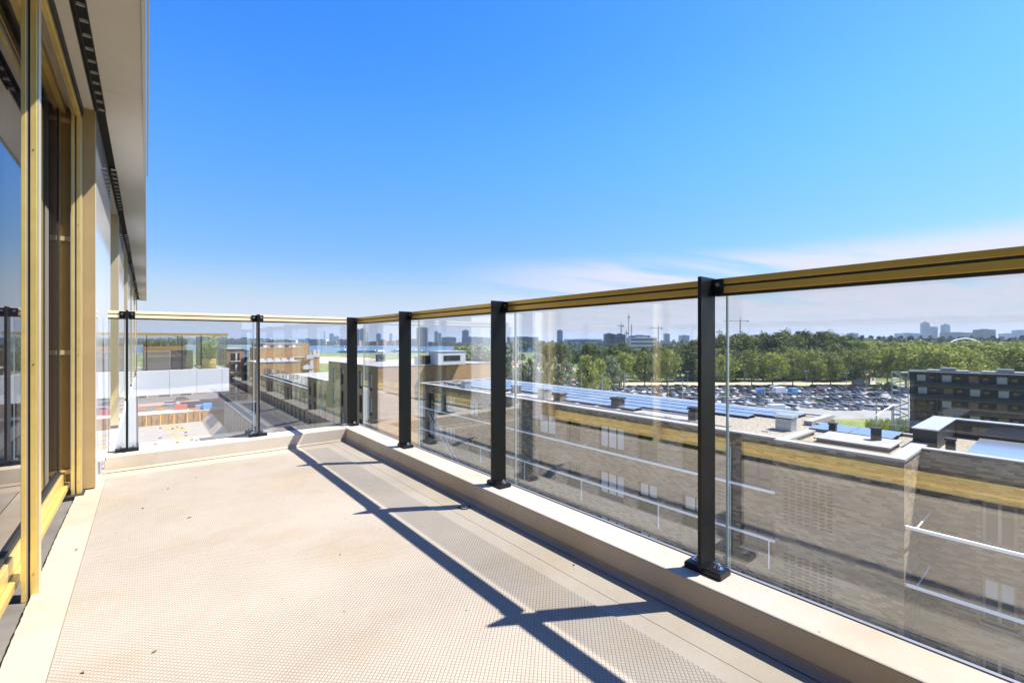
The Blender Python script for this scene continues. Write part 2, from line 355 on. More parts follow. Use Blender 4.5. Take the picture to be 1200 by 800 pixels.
def obj(name, mb, mats, parent=None, bevel=0.0, smooth=False):
    me = mb if isinstance(mb, bpy.types.Mesh) else mb.mesh(name, mats if isinstance(mats, (list, tuple)) else [mats])
    o = bpy.data.objects.new(name, me); COL.objects.link(o)
    if smooth: me.polygons.foreach_set('use_smooth', [True] * len(me.polygons))
    if parent is not None:
        o.parent = parent
        if parent.parent is None: o.matrix_parent_inverse = Matrix.Translation(-Vector(parent.location))
    if bevel:
        b = o.modifiers.new('bevel', 'BEVEL'); b.width = bevel; b.segments = 2; b.limit_method = 'ANGLE'
    return o
def thing(name, label, cat, loc=(0, 0, 0), group=None):
    o = bpy.data.objects.new(name, None); COL.objects.link(o); o.location = loc; o.empty_display_size = 0.2
    return tag(o, label, cat, group)
def copy_tree(o, parent=None):
    c = o.copy(); COL.objects.link(c)
    if parent is not None: c.parent = parent
    for ch in o.children: copy_tree(ch, c)
    return c
def B(x0, x1, y0, y1, z0, z1): return MB().box(x0, x1, y0, y1, z0, z1)

# ------------------------------------------------------------------ balcony: floor and parapets
FZ = CZ - 1.07; PZ = CZ - 0.94
XI, XO = 1.67, 1.855            # parapet inner face, outer edge
YI, YO = 4.92, 5.16
Y0 = -3.2                       # balcony runs on behind the camera
XW = -0.475                     # window plane
floor = obj('floor', B(-0.36, XI, Y0, YI, FZ - 0.06, FZ), 'floor'); tag(floor, kind='structure')
walk = obj('floor_walkway_sheet', B(-0.245, 1.41, Y0, 4.70, FZ - 0.01, FZ + 0.004), 'walk'); tag(walk, kind='structure')
lap = obj('floor_lap_strip', B(1.50, XI - 0.0, Y0, YI, FZ - 0.01, FZ + 0.0014), 'floor'); tag(lap, kind='structure')
# parapet with a small fillet at the foot, drawn as a profile
mb = MB()
prof = [(XI - 0.035, FZ), (XI - 0.012, FZ + 0.012), (XI, FZ + 0.035), (XI, PZ - 0.008), (XI + 0.008, PZ), (XO - 0.006, PZ), (XO, PZ - 0.006), (XO, PZ - 0.16)]
ys = [Y0, YI]
for k in range(len(prof) - 1):
    (xa, za), (xb, zb) = prof[k], prof[k + 1]
    mb.face([(xa, Y0, za), (xb, Y0, zb), (xb, YO, zb), (xa, YI if xa < XI else YI, za)] if xb <= XI + 0.0081 else [(xa, Y0, za), (xb, Y0, zb), (xb, YO, zb), (xa, YO, za)])
par = obj('parapet', B(XI, XO, Y0, YO, FZ - 0.2, PZ), 'parapet', bevel=0.007); tag(par, kind='structure')
parr = obj('parapet_rear', B(-0.27, XI - 0.001, YI, YO, FZ - 0.2, PZ - 0.001), 'parapet', bevel=0.007); tag(parr, kind='structure')
fil = MB()
for k in range(3):
    a0, a1 = k * math.pi / 6, (k + 1) * math.pi / 6
    rr = 0.03
    def pt(a): return (XI - rr + rr * math.sin(a), FZ + 0.005 + rr - rr * math.cos(a))
    (xa, za), (xb, zb) = pt(a0), pt(a1)
    fil.face([(xa, Y0, za), (xa, YI, za), (xb, YI, zb), (xb, Y0, zb)])
    def pt2(a): return (YI - rr + rr * math.sin(a), FZ + 0.005 + rr - rr * math.cos(a))
    (ya, za), (yb, zb) = pt2(a0), pt2(a1)
    fil.face([(-0.27, ya, za), (XI, ya, za), (XI, yb, zb), (-0.27, yb, zb)])
obj('cove', fil, 'floor', par)
# ragged coating edge by the gutter and the gutter itself
rg = MB(); rnd = random.Random(3); yy = Y0; xs = -0.372
pts = []
while yy < 4.7:
    pts.append((-0.375 + rnd.uniform(-0.0022, 0.0022) + 0.007 * math.sin(yy * 1.3), yy)); yy += 0.02
for a, b in zip(pts, pts[1:]):
    rg.face([(a[0], a[1], FZ + 0.003), (-0.34, a[1], FZ + 0.003), (-0.34, b[1], FZ + 0.003), (b[0], b[1], FZ + 0.003)])
    rg.face([(a[0], a[1], FZ - 0.03), (a[0], a[1], FZ + 0.003), (b[0], b[1], FZ + 0.003), (b[0], b[1], FZ - 0.03)])
e = obj('coating_edge', rg, 'floor', floor)
gt_ = obj('gutter', B(-0.56, -0.36, Y0, 4.70, FZ - 0.08, FZ - 0.022), 'gutter'); tag(gt_, kind='structure')
# floor drain
dr = thing('floor_drain', 'small round floor drain set in the gutter along the parapet', 'drain', (1.585, 2.46, FZ + 0.005))
dm = MB().lathe((1.585, 2.46, FZ + 0.005), [(0.0, 0.003), (0.028, 0.003), (0.03, 0.002), (0.03, 0.0)], 20)
obj('drain_grate', dm, 'floor', dr)
for k in range(12):
    a = k * math.pi / 6; c = (1.585 + 0.033 * math.cos(a), 2.46 + 0.033 * math.sin(a))
    obj('slot', MB().tube((c[0], c[1], FZ + 0.004), (c[0], c[1], FZ + 0.0075), 0.0065, n=8), 'black', dr)
# small leaves and grit left lying on the coating
for k, (x, y, s) in enumerate([(0.20, 3.35, .012), (-0.02, 3.72, .010), (0.02, 1.98, .009), (-0.16, 2.0, .008), (0.75, 2.3, .005), (1.58, 1.5, .005), (0.30, 4.3, .007), (0.12, 4.1, .006), (-0.28, 3.2, .007)]):
    a = k * 1.7; c, s_ = math.cos(a), math.sin(a)
    m = MB(); q = [(-s, -s * .3), (0, -s * .55), (s, 0), (0, s * .5)]
    bot = [(x + c * u - s_ * v, y + s_ * u + c * v, FZ + 0.0035) for u, v in q]; top = [(p[0], p[1], FZ + 0.0065 + 0.003 * (i % 2)) for i, p in enumerate(bot)]
    m.v = bot + top; m.f = [(3, 2, 1, 0), (4, 5, 6, 7)] + [(i, (i + 1) % 4, 4 + (i + 1) % 4, 4 + i) for i in range(4)]; m.m = [0] * 6
    tag(obj('dry_leaf', m, 'bark'), 'tiny dry leaf scrap lying on the balcony floor', 'leaf', 'dry leaf scraps on the balcony floor')

# ------------------------------------------------------------------ railings
ZT, ZB_ = CZ + 0.252, CZ + 0.192
def plate_with_bolts(post, cx, cy, along):
    """base plate long in Y (along='Y') or X, two washers and hex bolts"""
    L, Wd = 0.078, 0.042
    hx, hy = (Wd, L) if along == 'Y' else (L, Wd)
    pl = obj('base_plate', B(cx - hx, cx + hx, cy - hy, cy + hy, PZ - 0.001, PZ + 0.022), 'post', post, bevel=0.003)
    pl2 = obj('shim_plate', B(cx - hx + 0.004, cx + hx - 0.004, cy - hy + 0.004, cy + hy - 0.004, PZ + 0.0215, PZ + 0.026), 'post', pl)
    for sgn in (-1, 1):
        bx, by = (cx + 0.004, cy + sgn * 0.046) if along == 'Y' else (cx + sgn * 0.046, cy + 0.004)
        m = MB().tube((bx, by, PZ + 0.0255), (bx, by, PZ + 0.029), 0.019, n=20)
        m.tube((bx, by, PZ + 0.0285), (bx, by, PZ + 0.040), 0.0105, n=6).tube((bx, by, PZ + 0.0395), (bx, by, PZ + 0.047), 0.006, n=10)
        obj('bolt', m, 'steel', post)
right = thing('balcony_railing', 'glass balcony railing with dark gold handrail and black posts on the long parapet', 'railing', (1.78, 2.0, PZ))
rear = thing('balcony_railing', 'short glass end railing with pale sunlit handrail facing the neighbouring terrace', 'railing', (0.8, 5.06, PZ))
def handrail(parent, a, b, axis, c):
    """two-groove box profile from a to b along axis, centred on c"""
    rm = 'rail' if axis == 'Y' else 'rail_sunlit'
    for nm, z0, z1, hw, mt in (('handrail', ZB_ + 0.036, ZT, 0.026, rm), ('handrail_lower', ZB_, ZB_ + 0.027, 0.026, rm), ('handrail_groove', ZB_ + 0.026, ZB_ + 0.037, 0.021, 'groove'), ('handrail_gasket', ZB_ - 0.010, ZB_ + 0.001, 0.012, 'gasket')):
        bb = B(c - hw, c + hw, a, b, z0, z1) if axis == 'Y' else B(a, b, c - hw, c + hw, z0, z1)
        obj(nm, bb, mt, parent, bevel=0.002 if mt.startswith('rail') else 0)
PY = [-1.9, -0.47, 0.95, 2.36, 3.73, 5.06]
XR = 1.845
for i, y in enumerate(PY):
    p = obj('post', B(1.725, 1.838, y - 0.0075, y + 0.0075, PZ + 0.0255, ZT + 0.004), 'post', right, bevel=0.0015)
    if i == len(PY) - 1:
        plate_with_bolts(right, 1.79, y, 'Y')
    else:
        plate_with_bolts(right, 1.785, y, 'Y')
    for sgn in (-1, 1):
        m = B(1.812, 1.8255, min(y, y + sgn * 0.052), max(y, y + sgn * 0.052), ZB_ - 0.004, ZT - 0.002)
        cl = obj('clamp', m, 'post', right, bevel=0.002)
        obj('clamp_bolt', MB().tube((1.8125, y + sgn * 0.033, ZB_ + 0.034), (1.803, y + sgn * 0.033, ZB_ + 0.034), 0.0085, n=12), 'steel', cl)
for a, b in zip(PY, PY[1:]):
    handrail(right, a + 0.009, b - 0.009, 'Y', XR)
XG = 1.905
def pane(parent, box, edge):
    g = obj('glass_pane', B(*box), 'glass', parent)
    x0, x1, y0, y1, z0, z1 = box
    for q in (0, 1):
        if edge == 'Y':
            yb = (y0 - 0.0035, y0 - 0.0005) if q == 0 else (y1 + 0.0005, y1 + 0.0035)
            obj('pane_edge', B(x0, x1, yb[0], yb[1], z0, z1), 'glass_edge', g)
        else:
            xb = (x0 - 0.0035, x0 - 0.0005) if q == 0 else (x1 + 0.0005, x1 + 0.0035)
            obj('pane_edge', B(xb[0], xb[1], y0, y1, z0, z1), 'glass_edge', g)
for a, b in zip(PY, PY[1:]):
    pane(right, (XG - 0.006, XG + 0.006, a - 0.022, b - 0.030, PZ - 0.035, ZB_ - 0.008 + 0.02), 'Y')
obj('glass_channel', B(XO + 0.018, XO + 0.034, Y0, YO + 0.03, PZ - 0.055, PZ - 0.006), 'seal', right)
obj('glass_channel_gasket', B(XO + 0.001, XO + 0.0175, Y0, YO + 0.03, PZ - 0.055, PZ - 0.009), 'gasket', right)
obj('channel_backing', B(XO + 0.0345, XO + 0.0435, Y0, YO + 0.03, PZ - 0.055, PZ - 0.012), 'gasket', right)
# rear railing
RX = [-0.13, 0.855]
YR = 5.10
for x in RX:
    obj('post', B(x - 0.0075, x + 0.0075, 5.005, 5.118, PZ + 0.0255, ZT + 0.004), 'post', rear, bevel=0.0015)
    plate_with_bolts(rear, x, 5.065, 'X')
    for sgn in (-1, 1):
        cl = obj('clamp', B(min(x, x + sgn * 0.052), max(x, x + sgn * 0.052), 5.085, 5.0985, ZB_ - 0.004, ZT - 0.002), 'post', rear, bevel=0.002)
        obj('clamp_bolt', MB().tube((x + sgn * 0.033, 5.0855, ZB_ + 0.034), (x + sgn * 0.033, 5.076, ZB_ + 0.034), 0.0085, n=12), 'steel', cl)
XS = [-0.262] + RX + [1.822]
for a, b in zip(XS, XS[1:]):
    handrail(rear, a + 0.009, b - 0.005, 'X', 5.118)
    pane(rear, (a + 0.012, b - 0.02, 5.165, 5.177, PZ - 0.035, ZB_ + 0.012), 'X')
obj('glass_channel', B(-0.27, XO + 0.01, YO + 0.001, YO + 0.0045, PZ - 0.05, PZ - 0.01), 'alu', rear)

# ------------------------------------------------------------------ our building: facade on the left
fac = thing('apartment_building', 'apartment building with gold window frames, grey soffit and glossy panels beside the balcony', 'building', (-3, 2, 0))
ZS = CZ + 1.66
YE = 24.5
# soffit boards with open joints
js = [-3.2, 1.55, 4.05, 6.55, 9.05, 11.55, 14.05, 16.55, 19.05, 21.55, YE]
for a, b in zip(js, js[1:]):
    obj('soffit_board', B(-0.235, -0.022, a + 0.002, b - 0.002, ZS, ZS + 0.03), 'soffit', fac)
obj('soffit_inner_strip', B(-0.62, -0.298, -3.2, YE, ZS, ZS + 0.03), 'soffit', fac)
obj('soffit_backing', B(-12, -0.03, -3.2, YE - 0.01, ZS + 0.031, ZS + 0.42), 'black', fac)
obj('fascia', B(-0.0215, -0.004, -3.2, YE, ZS - 0.012, ZS + 0.45), 'fascia', fac)
obj('drip_trim', B(0.000, 0.012, -3.2, 6.1, ZS + 0.05, ZS + 0.16), 'fascia', fac)
# bay module
piers = [4.45 + 3.52 * k for k in range(6)]
bays = [(-3.2, 4.45)] + [(p + 1.70, p + 3.52) for p in piers[:-1]]
XP0, XP1 = -0.62, -0.287
ZF = FZ - 0.05
for k, y in enumerate(piers):
    y1 = min(y + 1.70, YE)
    if k == 0:
        obj('pier_reveal', B(-0.368, XP1 - 0.003, y, y + 0.02, FZ + 0.01, ZS - 0.001), 'bronze', fac)
        obj('jamb_panel', B(XW - 0.12, -0.369, y + 0.06, y + 0.08, ZF + 0.02, ZS - 0.001), 'bronze', fac)
        for zz in (1.555, 0.72, -0.085, -0.93):
            obj('jamb_transom', B(XW - 0.01, -0.372, y + 0.04, y + 0.0595, CZ + zz - 0.016, CZ + zz + 0.016), 'gold_pale', fac)
    else:
        obj('pier_reveal', B(-0.42, XP1 - 0.003, y, y + 0.02, FZ - 0.05, ZS - 0.001), 'bronze' if False else 'gold_pale', fac)
        obj('pier_foot', B(-0.42, XP1 - 0.003, y + 0.001, y + 0.019, FZ - 0.09, FZ - 0.051), 'black', fac)
    obj('glossy_panel', B(-0.42, XP1, y + 0.0205, y + 0.86, FZ - 0.045 if k else FZ + 0.01, ZS - 0.001), 'panel', fac)
    obj('glossy_panel', B(-0.42, XP1, y + 0.866, y1, FZ - 0.045 if k else FZ + 0.01, ZS - 0.001), 'panel', fac)
for k, (a, b) in enumerate(bays[1:]):
    obj('window_pane', B(XW - 0.01, XW, a, b, FZ - 0.05, ZS - 0.002), 'pane', fac)
    obj('window_frame', MB().box(XW + .001, XW + 0.05, a, a + 0.06, FZ - 0.05, ZS - .002).box(XW + .001, XW + 0.05, b - 0.06, b, FZ - 0.05, ZS - .002).box(XW + .001, XW + 0.05, a + .06, b - .06, FZ - 0.05, FZ + 0.06), 'gold', fac)
# vent grille slots along the soffit
def grille(a, b):
    g = obj('vent_grille', B(-0.297, -0.2355, a, b, ZS + 0.012, ZS + 0.022), 'black', fac)
    n = int((b - a) / 0.145)
    for i in range(n + 1):
        y = a + i * (b - a) / n
        obj('grille_bar', B(-0.272, -0.236, y - 0.0022, y + 0.0022, ZS - 0.004, ZS + 0.0115), 'white_paint', g)
    obj('grille_lip', B(-0.277, -0.2725, a, b, ZS - 0.014, ZS + 0.0115), 'groove', g)
    obj('grille_lip', B(-0.2355, -0.231, a, b, ZS - 0.014, ZS - 0.0005), 'groove', g)
grille(0.3, 4.42)
for a, b in bays[1:]: grille(a - 0.25, b - 0.35)
obj('shadow_gap', B(-0.2975, -0.2355, -3.2, YE, ZS + 0.023, ZS + 0.03), 'black', fac)
# big window of our own flat: pane, stile, bottom rail, head
obj('window_pane', B(XW - 0.01, XW, -3.2, 4.38, CZ - 0.897, CZ + 1.60), 'pane', fac)
wf = obj('window_frame', MB().box(XW - 0.06, XW + 0.028, -3.2, 4.50, CZ - 1.04, CZ - 0.925), 'gold', fac, bevel=0.004)
obj('glazing_bead', B(XW - 0.03, XW + 0.014, -3.2, 4.385, CZ - 0.9245, CZ - 0.90), 'gasket', wf)
obj('frame_step', B(XW + 0.0285, XW + 0.05, -3.2, 4.50, CZ - 1.04, CZ - 1.0), 'gold', wf, bevel=0.003)
obj('window_stile', B(XW - 0.06, XW + 0.004, 4.39, 4.50, CZ - 0.9245, CZ + 1.6), 'gold', fac, bevel=0.004)
obj('glazing_bead', B(XW - 0.03, XW + 0.005, 4.3755, 4.3895, CZ - 0.9, CZ + 1.59), 'gasket', wf)
obj('window_head', B(XW - 0.06, XW + 0.03, -3.2, 4.50, CZ + 1.605, ZS - 0.001), 'gold', fac)
# screen posts and head rail in front of the window
def screen_post(y, z0):
    p = obj('screen_post', MB().box(-0.408, -0.392, y, y + 0.06, z0, CZ + 1.56).box(-0.381, -0.3605, y, y + 0.06, z0, CZ + 1.56).box(-0.3925, -0.3805, y + 0.012, y + 0.058, z0, CZ + 1.56), 'gold', fac, bevel=0.0015)
    obj('seal_strip', MB().box(-0.3915, -0.3875, y + 0.004, y + 0.0118, z0, CZ + 1.559), 'seal', p)
    obj('seal_strip', MB().box(-0.3868, -0.3815, y + 0.007, y + 0.0118, z0, CZ + 1.559), 'gasket', p)
    obj('post_edge', MB().box(-0.36, -0.3555, y + 0.002, y + 0.058, z0, CZ + 1.559), 'gold_pale', p)
    for zz in (-0.98, -0.1, 0.8):
        obj('screw', MB().tube((-0.371, y + 0.0005, CZ + zz), (-0.371, y - 0.002, CZ + zz), 0.003, n=8), 'steel', p)
screen_post(2.75, FZ - 0.02); screen_post(4.36, FZ - 0.02)
hr = obj('screen_head_rail', MB().box(-0.405, -0.362, -3.2, 4.42, CZ + 1.5605, CZ + 1.60).box(-0.400, -0.37, -3.2, 4.42, CZ + 1.6005, CZ + 1.62), 'gold', fac, bevel=0.003)
obj('seal_strip', B(-0.395, -0.385, -3.2, 4.41, CZ + 1.552, CZ + 1.5602), 'seal', hr)
obj('head_gap', B(-0.36, -0.352, -3.2, 4.44, CZ + 1.60, ZS - 0.001), 'gasket', fac)
obj('foot_seal', MB().box(-0.46, -0.34, 4.30, 4.445, FZ - 0.03, FZ + 0.004), 'gasket', fac)
obj('wall_socket', B(XP1 + 0.0005, XP1 + 0.035, 4.92, 4.965, FZ + 0.10, FZ + 0.18), 'white_paint', fac, bevel=0.004)
# the storeys below and the wall under the far bays
obj('lower_wall', B(-12, -0.272, YO + 0.02, YE, 0, FZ - 0.095), 'white_clad', fac)
obj('lower_wall_balcony', B(-12, XO - 0.01, -3.2, YO - 0.01, 0, FZ - 0.21), 'white_clad', fac)
obj('end_wall', B(-0.62, XO + .06, -3.45, -3.22, FZ - 0.2, ZS + .03), 'bronze', fac)  # unseen wall behind the camera, added to cut sky in the railing reflections
obj('inner_wall', B(-12, -0.63, -3.2, YE, FZ - 0.09, ZS + 0.03), 'black', fac)

# ------------------------------------------------------------------ neighbouring terrace
TY0, TY1, TX1 = 19.3, 23.6, 2.33
ter = thing('neighbour_terrace', 'neighbouring white terrace with glass balustrade projecting beyond the end railing', 'terrace', (1.0, TY0, FZ - 0.95))
for a, b in ((-0.262, 0.60), (0.606, 1.36), (1.366, TX1 - 0.22)): obj('slab_fascia', B(a, b, TY0, TY0 + 0.2, FZ - 0.76, FZ + 0.06), 'white_clad', ter, bevel=0.005)
obj('slab_fascia', B(TX1 - 0.213, TX1, TY0, TY0 + 0.2, FZ - 0.76, FZ + 0.06), 'white_clad', ter, bevel=0.005)
obj('slab', B(-0.27, TX1, TY0 + 0.201, TY1, FZ - 0.74, FZ - 0.01), 'white_clad', ter)
obj('deck', B(-0.27, TX1 - 0.2, TY0 + 0.201, TY1 - 0.1, FZ - 0.009, FZ + 0.0), 'floor', ter)
obj('handrail', MB().box(-0.28, TX1 - 0.02, TY0 + 0.06, TY0 + 0.11, ZB_ - .02, ZT).box(TX1 - 0.07, TX1 - 0.02, TY0 + 0.1101, TY1, ZB_ - .02, ZT), 'rail', ter)
for x in (0.0, 0.95, 1.5):
    obj('post', B(x - 0.012, x + 0.012, TY0 + 0.05, TY0 + 0.12, FZ + 0.06, ZB_ - 0.02), 'post', ter)
for a, b in ((-0.25, -0.02), (0.02, 0.93), (0.97, TX1 - 0.06)):
    obj('glass_pane', B(a, b, TY0 + 0.125, TY0 + 0.135, FZ + 0.07, ZB_ - 0.021), 'glass', ter)
obj('glass_pane', B(TX1 - 0.05, TX1 - 0.04, TY0 + 0.15, TY1, FZ + 0.02, ZB_ - 0.021), 'glass', ter)
pv = thing('privacy_screen', 'dark louvred privacy screen standing at the corner of the neighbouring terrace', 'screen', (1.9, TY1 - 0.3, FZ))
for i in range(7):
    x = 1.62 + i * 0.1
    obj('louvre', B(x, x + 0.092, TY1 - 0.32, TY1 - 0.28, FZ, ZB_ - 0.03), 'dark_clad', pv)
obj('louvre_post', B(TX1 - 0.32, TX1 - 0.2, TY1 - 2.3, TY1 - 2.2, FZ, ZB_ - 0.03), 'dark_clad', pv)
# rattan sofas
def sofa(x0, x1, y0, h, mt, label):
    s = thing('rattan_sofa', label, 'sofa', ((x0 + x1) / 2, y0, FZ))
    obj('sofa_base', B(x0, x1, y0 + 0.16, y0 + 0.85, FZ + 0.03, FZ + 0.38), mt, s, bevel=0.02)
    obj('backrest', B(x0, x1, y0, y0 + 0.159, FZ + 0.03, FZ + h), mt, s, bevel=0.03)
    obj('armrest', B(x0, x0 + 0.14, y0 + 0.16, y0 + 0.85, FZ + 0.381, FZ + 0.56), mt, s, bevel=0.02)
    obj('cushion', B(x0 + 0.15, x1 - 0.02, y0 + 0.18, y0 + 0.82, FZ + 0.381, FZ + 0.47), 'curtain', s, bevel=0.03)
sofa(-0.10, 0.66, TY0 + 0.9, 0.70, 'wicker', 'grey woven sofa seen from behind on the neighbouring terrace')
sofa(0.70, 1.36, TY0 + 1.5, 0.72, 'wicker_dark', 'black woven sofa standing right of the grey sofa')
pb = thing('planter_box', 'long wooden planter box of dry grasses behind the woven sofas', 'planter', (0.5, TY0 + 2.6, FZ))
obj('planter_leg', MB().box(-0.05, 0.05, TY0 + 2.5, TY0 + 2.9, FZ, FZ + 0.62).box(1.0, 1.1, TY0 + 2.5, TY0 + 2.9, FZ, FZ + 0.62), 'wood', pb)
obj('box', B(-0.12, 1.2, TY0 + 2.45, TY0 + 2.95, FZ + 0.62, FZ + 0.84), 'wood', pb, bevel=0.01)
rnd = random.Random(5)
def blades(cx0, cx1, cy0, cy1, z, n, h0, h1, w, lean):
    m = MB()
    for _ in range(n):
        x, y = rnd.uniform(cx0, cx1), rnd.uniform(cy0, cy1); h = rnd.uniform(h0, h1); a = rnd.uniform(0, 6.28)
        dx, dy = math.cos(a) * lean * h, math.sin(a) * lean * h; px, py = -math.sin(a) * w, math.cos(a) * w
        m.face([(x - px, y - py, z), (x + px, y + py, z), (x + dx * .5 + px, y + dy * .5 + py, z + h * .62), (x + dx * .5 - px, y + dy * .5 - py, z + h * .62)])
        m.face([(x + dx * .5 - px, y + dy * .5 - py, z + h * .62), (x + dx * .5 + px, y + dy * .5 + py, z + h * .62), (x + dx, y + dy, z + h)])
    return m
g = obj('grasses', blades(-0.1, 1.18, TY0 + 2.47, TY0 + 2.93, FZ + 0.83, 420, 0.14, 0.36, 0.009, 0.5), 'leaf_silver', pb); tag(g, kind='stuff')
pt_ = thing('potted_plant', 'bushy green plant in a round yellow woven pot by the terrace corner', 'plant', (1.78, TY0 + 0.62, FZ))
pc = (1.78, TY0 + 0.62, FZ)
obj('pot', MB().lathe(pc, [(0, 0), (0.2, 0), (0.215, 0.02), (0.225, 0.38), (0.215, 0.4), (0.19, 0.4), (0.185, 0.33), (0, 0.33)], 28), 'pot', pt_, smooth=True)
for zz in (0.1, 0.22, 0.33): obj('pot_band', MB().lathe(pc, [(0.222, zz), (0.231, zz + 0.01), (0.231, zz + 0.02), (0.222, zz + 0.03)], 28), 'pot', pt_)
st = MB(); lf = MB()
for i in range(16):
    a = rnd.uniform(0, 6.28); rr = rnd.uniform(0.05, 0.26); h = rnd.uniform(0.45, 0.82)
    p0 = Vector((pc[0] + 0.3 * rr * math.cos(a), pc[1] + 0.3 * rr * math.sin(a), FZ + 0.33)); p1 = Vector((pc[0] + rr * math.cos(a), pc[1] + rr * math.sin(a), FZ + 0.33 + h))
    st.tube(p0, p1, 0.008, 0.004, 5)
    for j in range(95):
        t = rnd.uniform(0.3, 1.05); c = p0.lerp(p1, t) + Vector((rnd.gauss(0, .06), rnd.gauss(0, .06), rnd.gauss(0, .04)))
        u = Vector((rnd.gauss(0, 1), rnd.gauss(0, 1), rnd.gauss(0, .7))).normalized(); w = u.cross(Vector((rnd.gauss(0, 1), rnd.gauss(0, 1), rnd.gauss(0, 1)))).normalized()
        L, wd = rnd.uniform(.04, .075), rnd.uniform(.014, .024)
        lf.face([c - u * L, c - w * wd, c + u * L, c + w * wd])
obj('stem', st, 'bark', pt_); tag(obj('foliage', lf, 'leaf_bright', pt_), kind='stuff')
tl_ = thing('terrace_lamp', 'slim black lamp pole standing behind the planter on the neighbouring terrace', 'lamp', (1.0, TY1 - 0.4, FZ))
obj('pole', MB().tube((1.0, TY1 - 0.4, FZ), (1.0, TY1 - 0.4, CZ + 0.14), 0.018), 'post', tl_); obj('lamp_head', B(0.9, 1.1, TY1 - 0.5, TY1 - 0.3, CZ + 0.14, CZ + 0.17), 'post', tl_)

# ------------------------------------------------------------------ ground, street, river
def sheet(name, poly, z, mt):
    m = MB(); m.face([(x, y, z) for x, y in poly]); return tag(obj(name, m, mt), kind='structure')
sheet('ground', [(-9000, -9000), (9000, -9000), (9000, 9000), (-9000, 9000)], -0.05, 'ground')
sheet('road', [(1.9, -60), (22.9, -60), (22.9, 60), (1.9, 60)], -0.03, 'street')
A_, B_, C_, D_ = WD(560, 140), WD(1130, 140), WD(1130, 244), WD(560, 244)
sheet('car_park', [(p.x, p.y) for p in (A_, B_, C_, D_)], -0.035, 'asphalt')
q = [WD(-250, 880), WD(740, 880), WD(700, 1850), WD(-250, 2000)]
sheet('river', [(p.x, p.y) for p in q], -0.01, 'water')
q = [WD(330, 480), WD(470, 480), WD(430, 640), WD(330, 700)]
sheet('sand_field', [(p.x, p.y) for p in q], -0.03, 'sand')
# building plot on the left: concrete slab, bank, sheet piling, raised street
sheet('concrete_slab', [(-40, 105), (12.6, 105), (12.6, 163.4), (-40, 163.4)], 0.0, 'concrete')
m = MB(); m.face([(12.6, 100, 0.0), (14.9, 100, 2.6), (14.9, 163.3, 2.6), (12.6, 163.3, 0.0)]); tag(obj('bank', m, 'sand'), kind='structure')
plat = obj('raised_street', B(-60, 60, 164, 420, -1, 3.0), 'street'); tag(plat, kind='structure')
tag(obj('red_footway', B(-60, 40, 186, 194, 2.99, 3.06), 'redpath'), kind='structure')
tag(obj('verge', B(-60, 40, 164.02, 172, 2.99, 3.05), 'sand'), kind='structure')
sp = thing('sheet_pile_wall', 'rusty sheet pile wall at the back of the concrete building plot', 'retaining wall', (-10, 163.6, 0))
for i in range(56):
    x = -40 + i * 0.98; o_ = 0.18 if i % 2 else 0.0
    obj('sheet_pile', B(x, x + 0.96, 163.5 + o_, 163.7 + o_, 0, 2.9), 'rust', sp)
for i in range(14):
    x = -28 + i * 3.1
    o = obj('piling_strut', MB().tube((x, 162.6, 0.01), (x, 163.5, 2.8), 0.09, n=6), 'yellow'); tag(o, 'yellow inclined strut bracing the rusty sheet pile wall', 'strut', 'yellow struts on the sheet piling')
rnd = random.Random(11)
for i in range(26):
    x, y = rnd.uniform(0.5, 11.8), rnd.uniform(122, 160)
    L = rnd.choice([0.5, 0.6, 2.6, 3.2]); mt = 'wood' if L > 1 else 'roof_dark'
    m = MB().box(x - L / 2, x + L / 2, y - 0.2, y + 0.2, 0.0, 0.22).box(x - L / 2 + 0.05, x + L / 2 - 0.05, y - 0.3, y - 0.21, 0.0, 0.14)
    tag(obj('timber_stack' if L > 1 else 'rebar_bundle', m, 'yellow' if L > 1 else mt), 'flat stack of yellow formwork timber lying on the concrete slab' if L > 1 else 'small dark bundle of rebar lying on the concrete slab', 'timber' if L > 1 else 'rebar', 'formwork timber on the slab' if L > 1 else 'rebar bundles on the slab')
# site huts and barriers by the raised street
for px, mt, w, lab in ((212, (0.45, 0.10, 0.09), 1.6, 'red site container beside the raised street'), (235, (0.12, 0.30, 0.60), 1.3, 'blue site container left of the taller blue one'), (243, (0.10, 0.35, 0.70), 1.1, 'tall blue site container beside the raised street')):
    p = WD(px, 138, 3.05); k = 'ct%d' % px; MT[k] = P('container_' + k, mt, 0.6, 0.1, 0.1, 1)
    h = 1.9 if px == 243 else 1.5
    t = thing('site_container', lab, 'container', p)
    obj('shell', B(p.x - w, p.x + w, p.y - .6, p.y + .6, 3.05, 3.05 + h), k, t, bevel=0.03)
    for j in range(5): obj('rib', B(p.x - w + .2 + j * (2 * w - .4) / 4 - .05, p.x - w + .2 + j * (2 * w - .4) / 4 + .05, p.y - .66, p.y - .601, 3.15, 3.0 + h), k, t)
for px in (163, 168, 225, 231, 190, 186):
    p = WD(px, 135, 3.05); MT.setdefault('orange', P('orange_plastic', (0.75, 0.18, 0.03), 0.5))
    m = MB().box(p.x - .7, p.x + .7, p.y - .05, p.y + .05, 3.35, 3.95).box(p.x - .6, p.x - .5, p.y - .25, p.y + .25, 3.05, 3.36).box(p.x + .5, p.x + .6, p.y - .25, p.y + .25, 3.05, 3.36)
    tag(obj('site_barrier', m, 'orange'), 'orange plastic barrier at the edge of the building plot', 'barrier', 'orange barriers by the building plot')

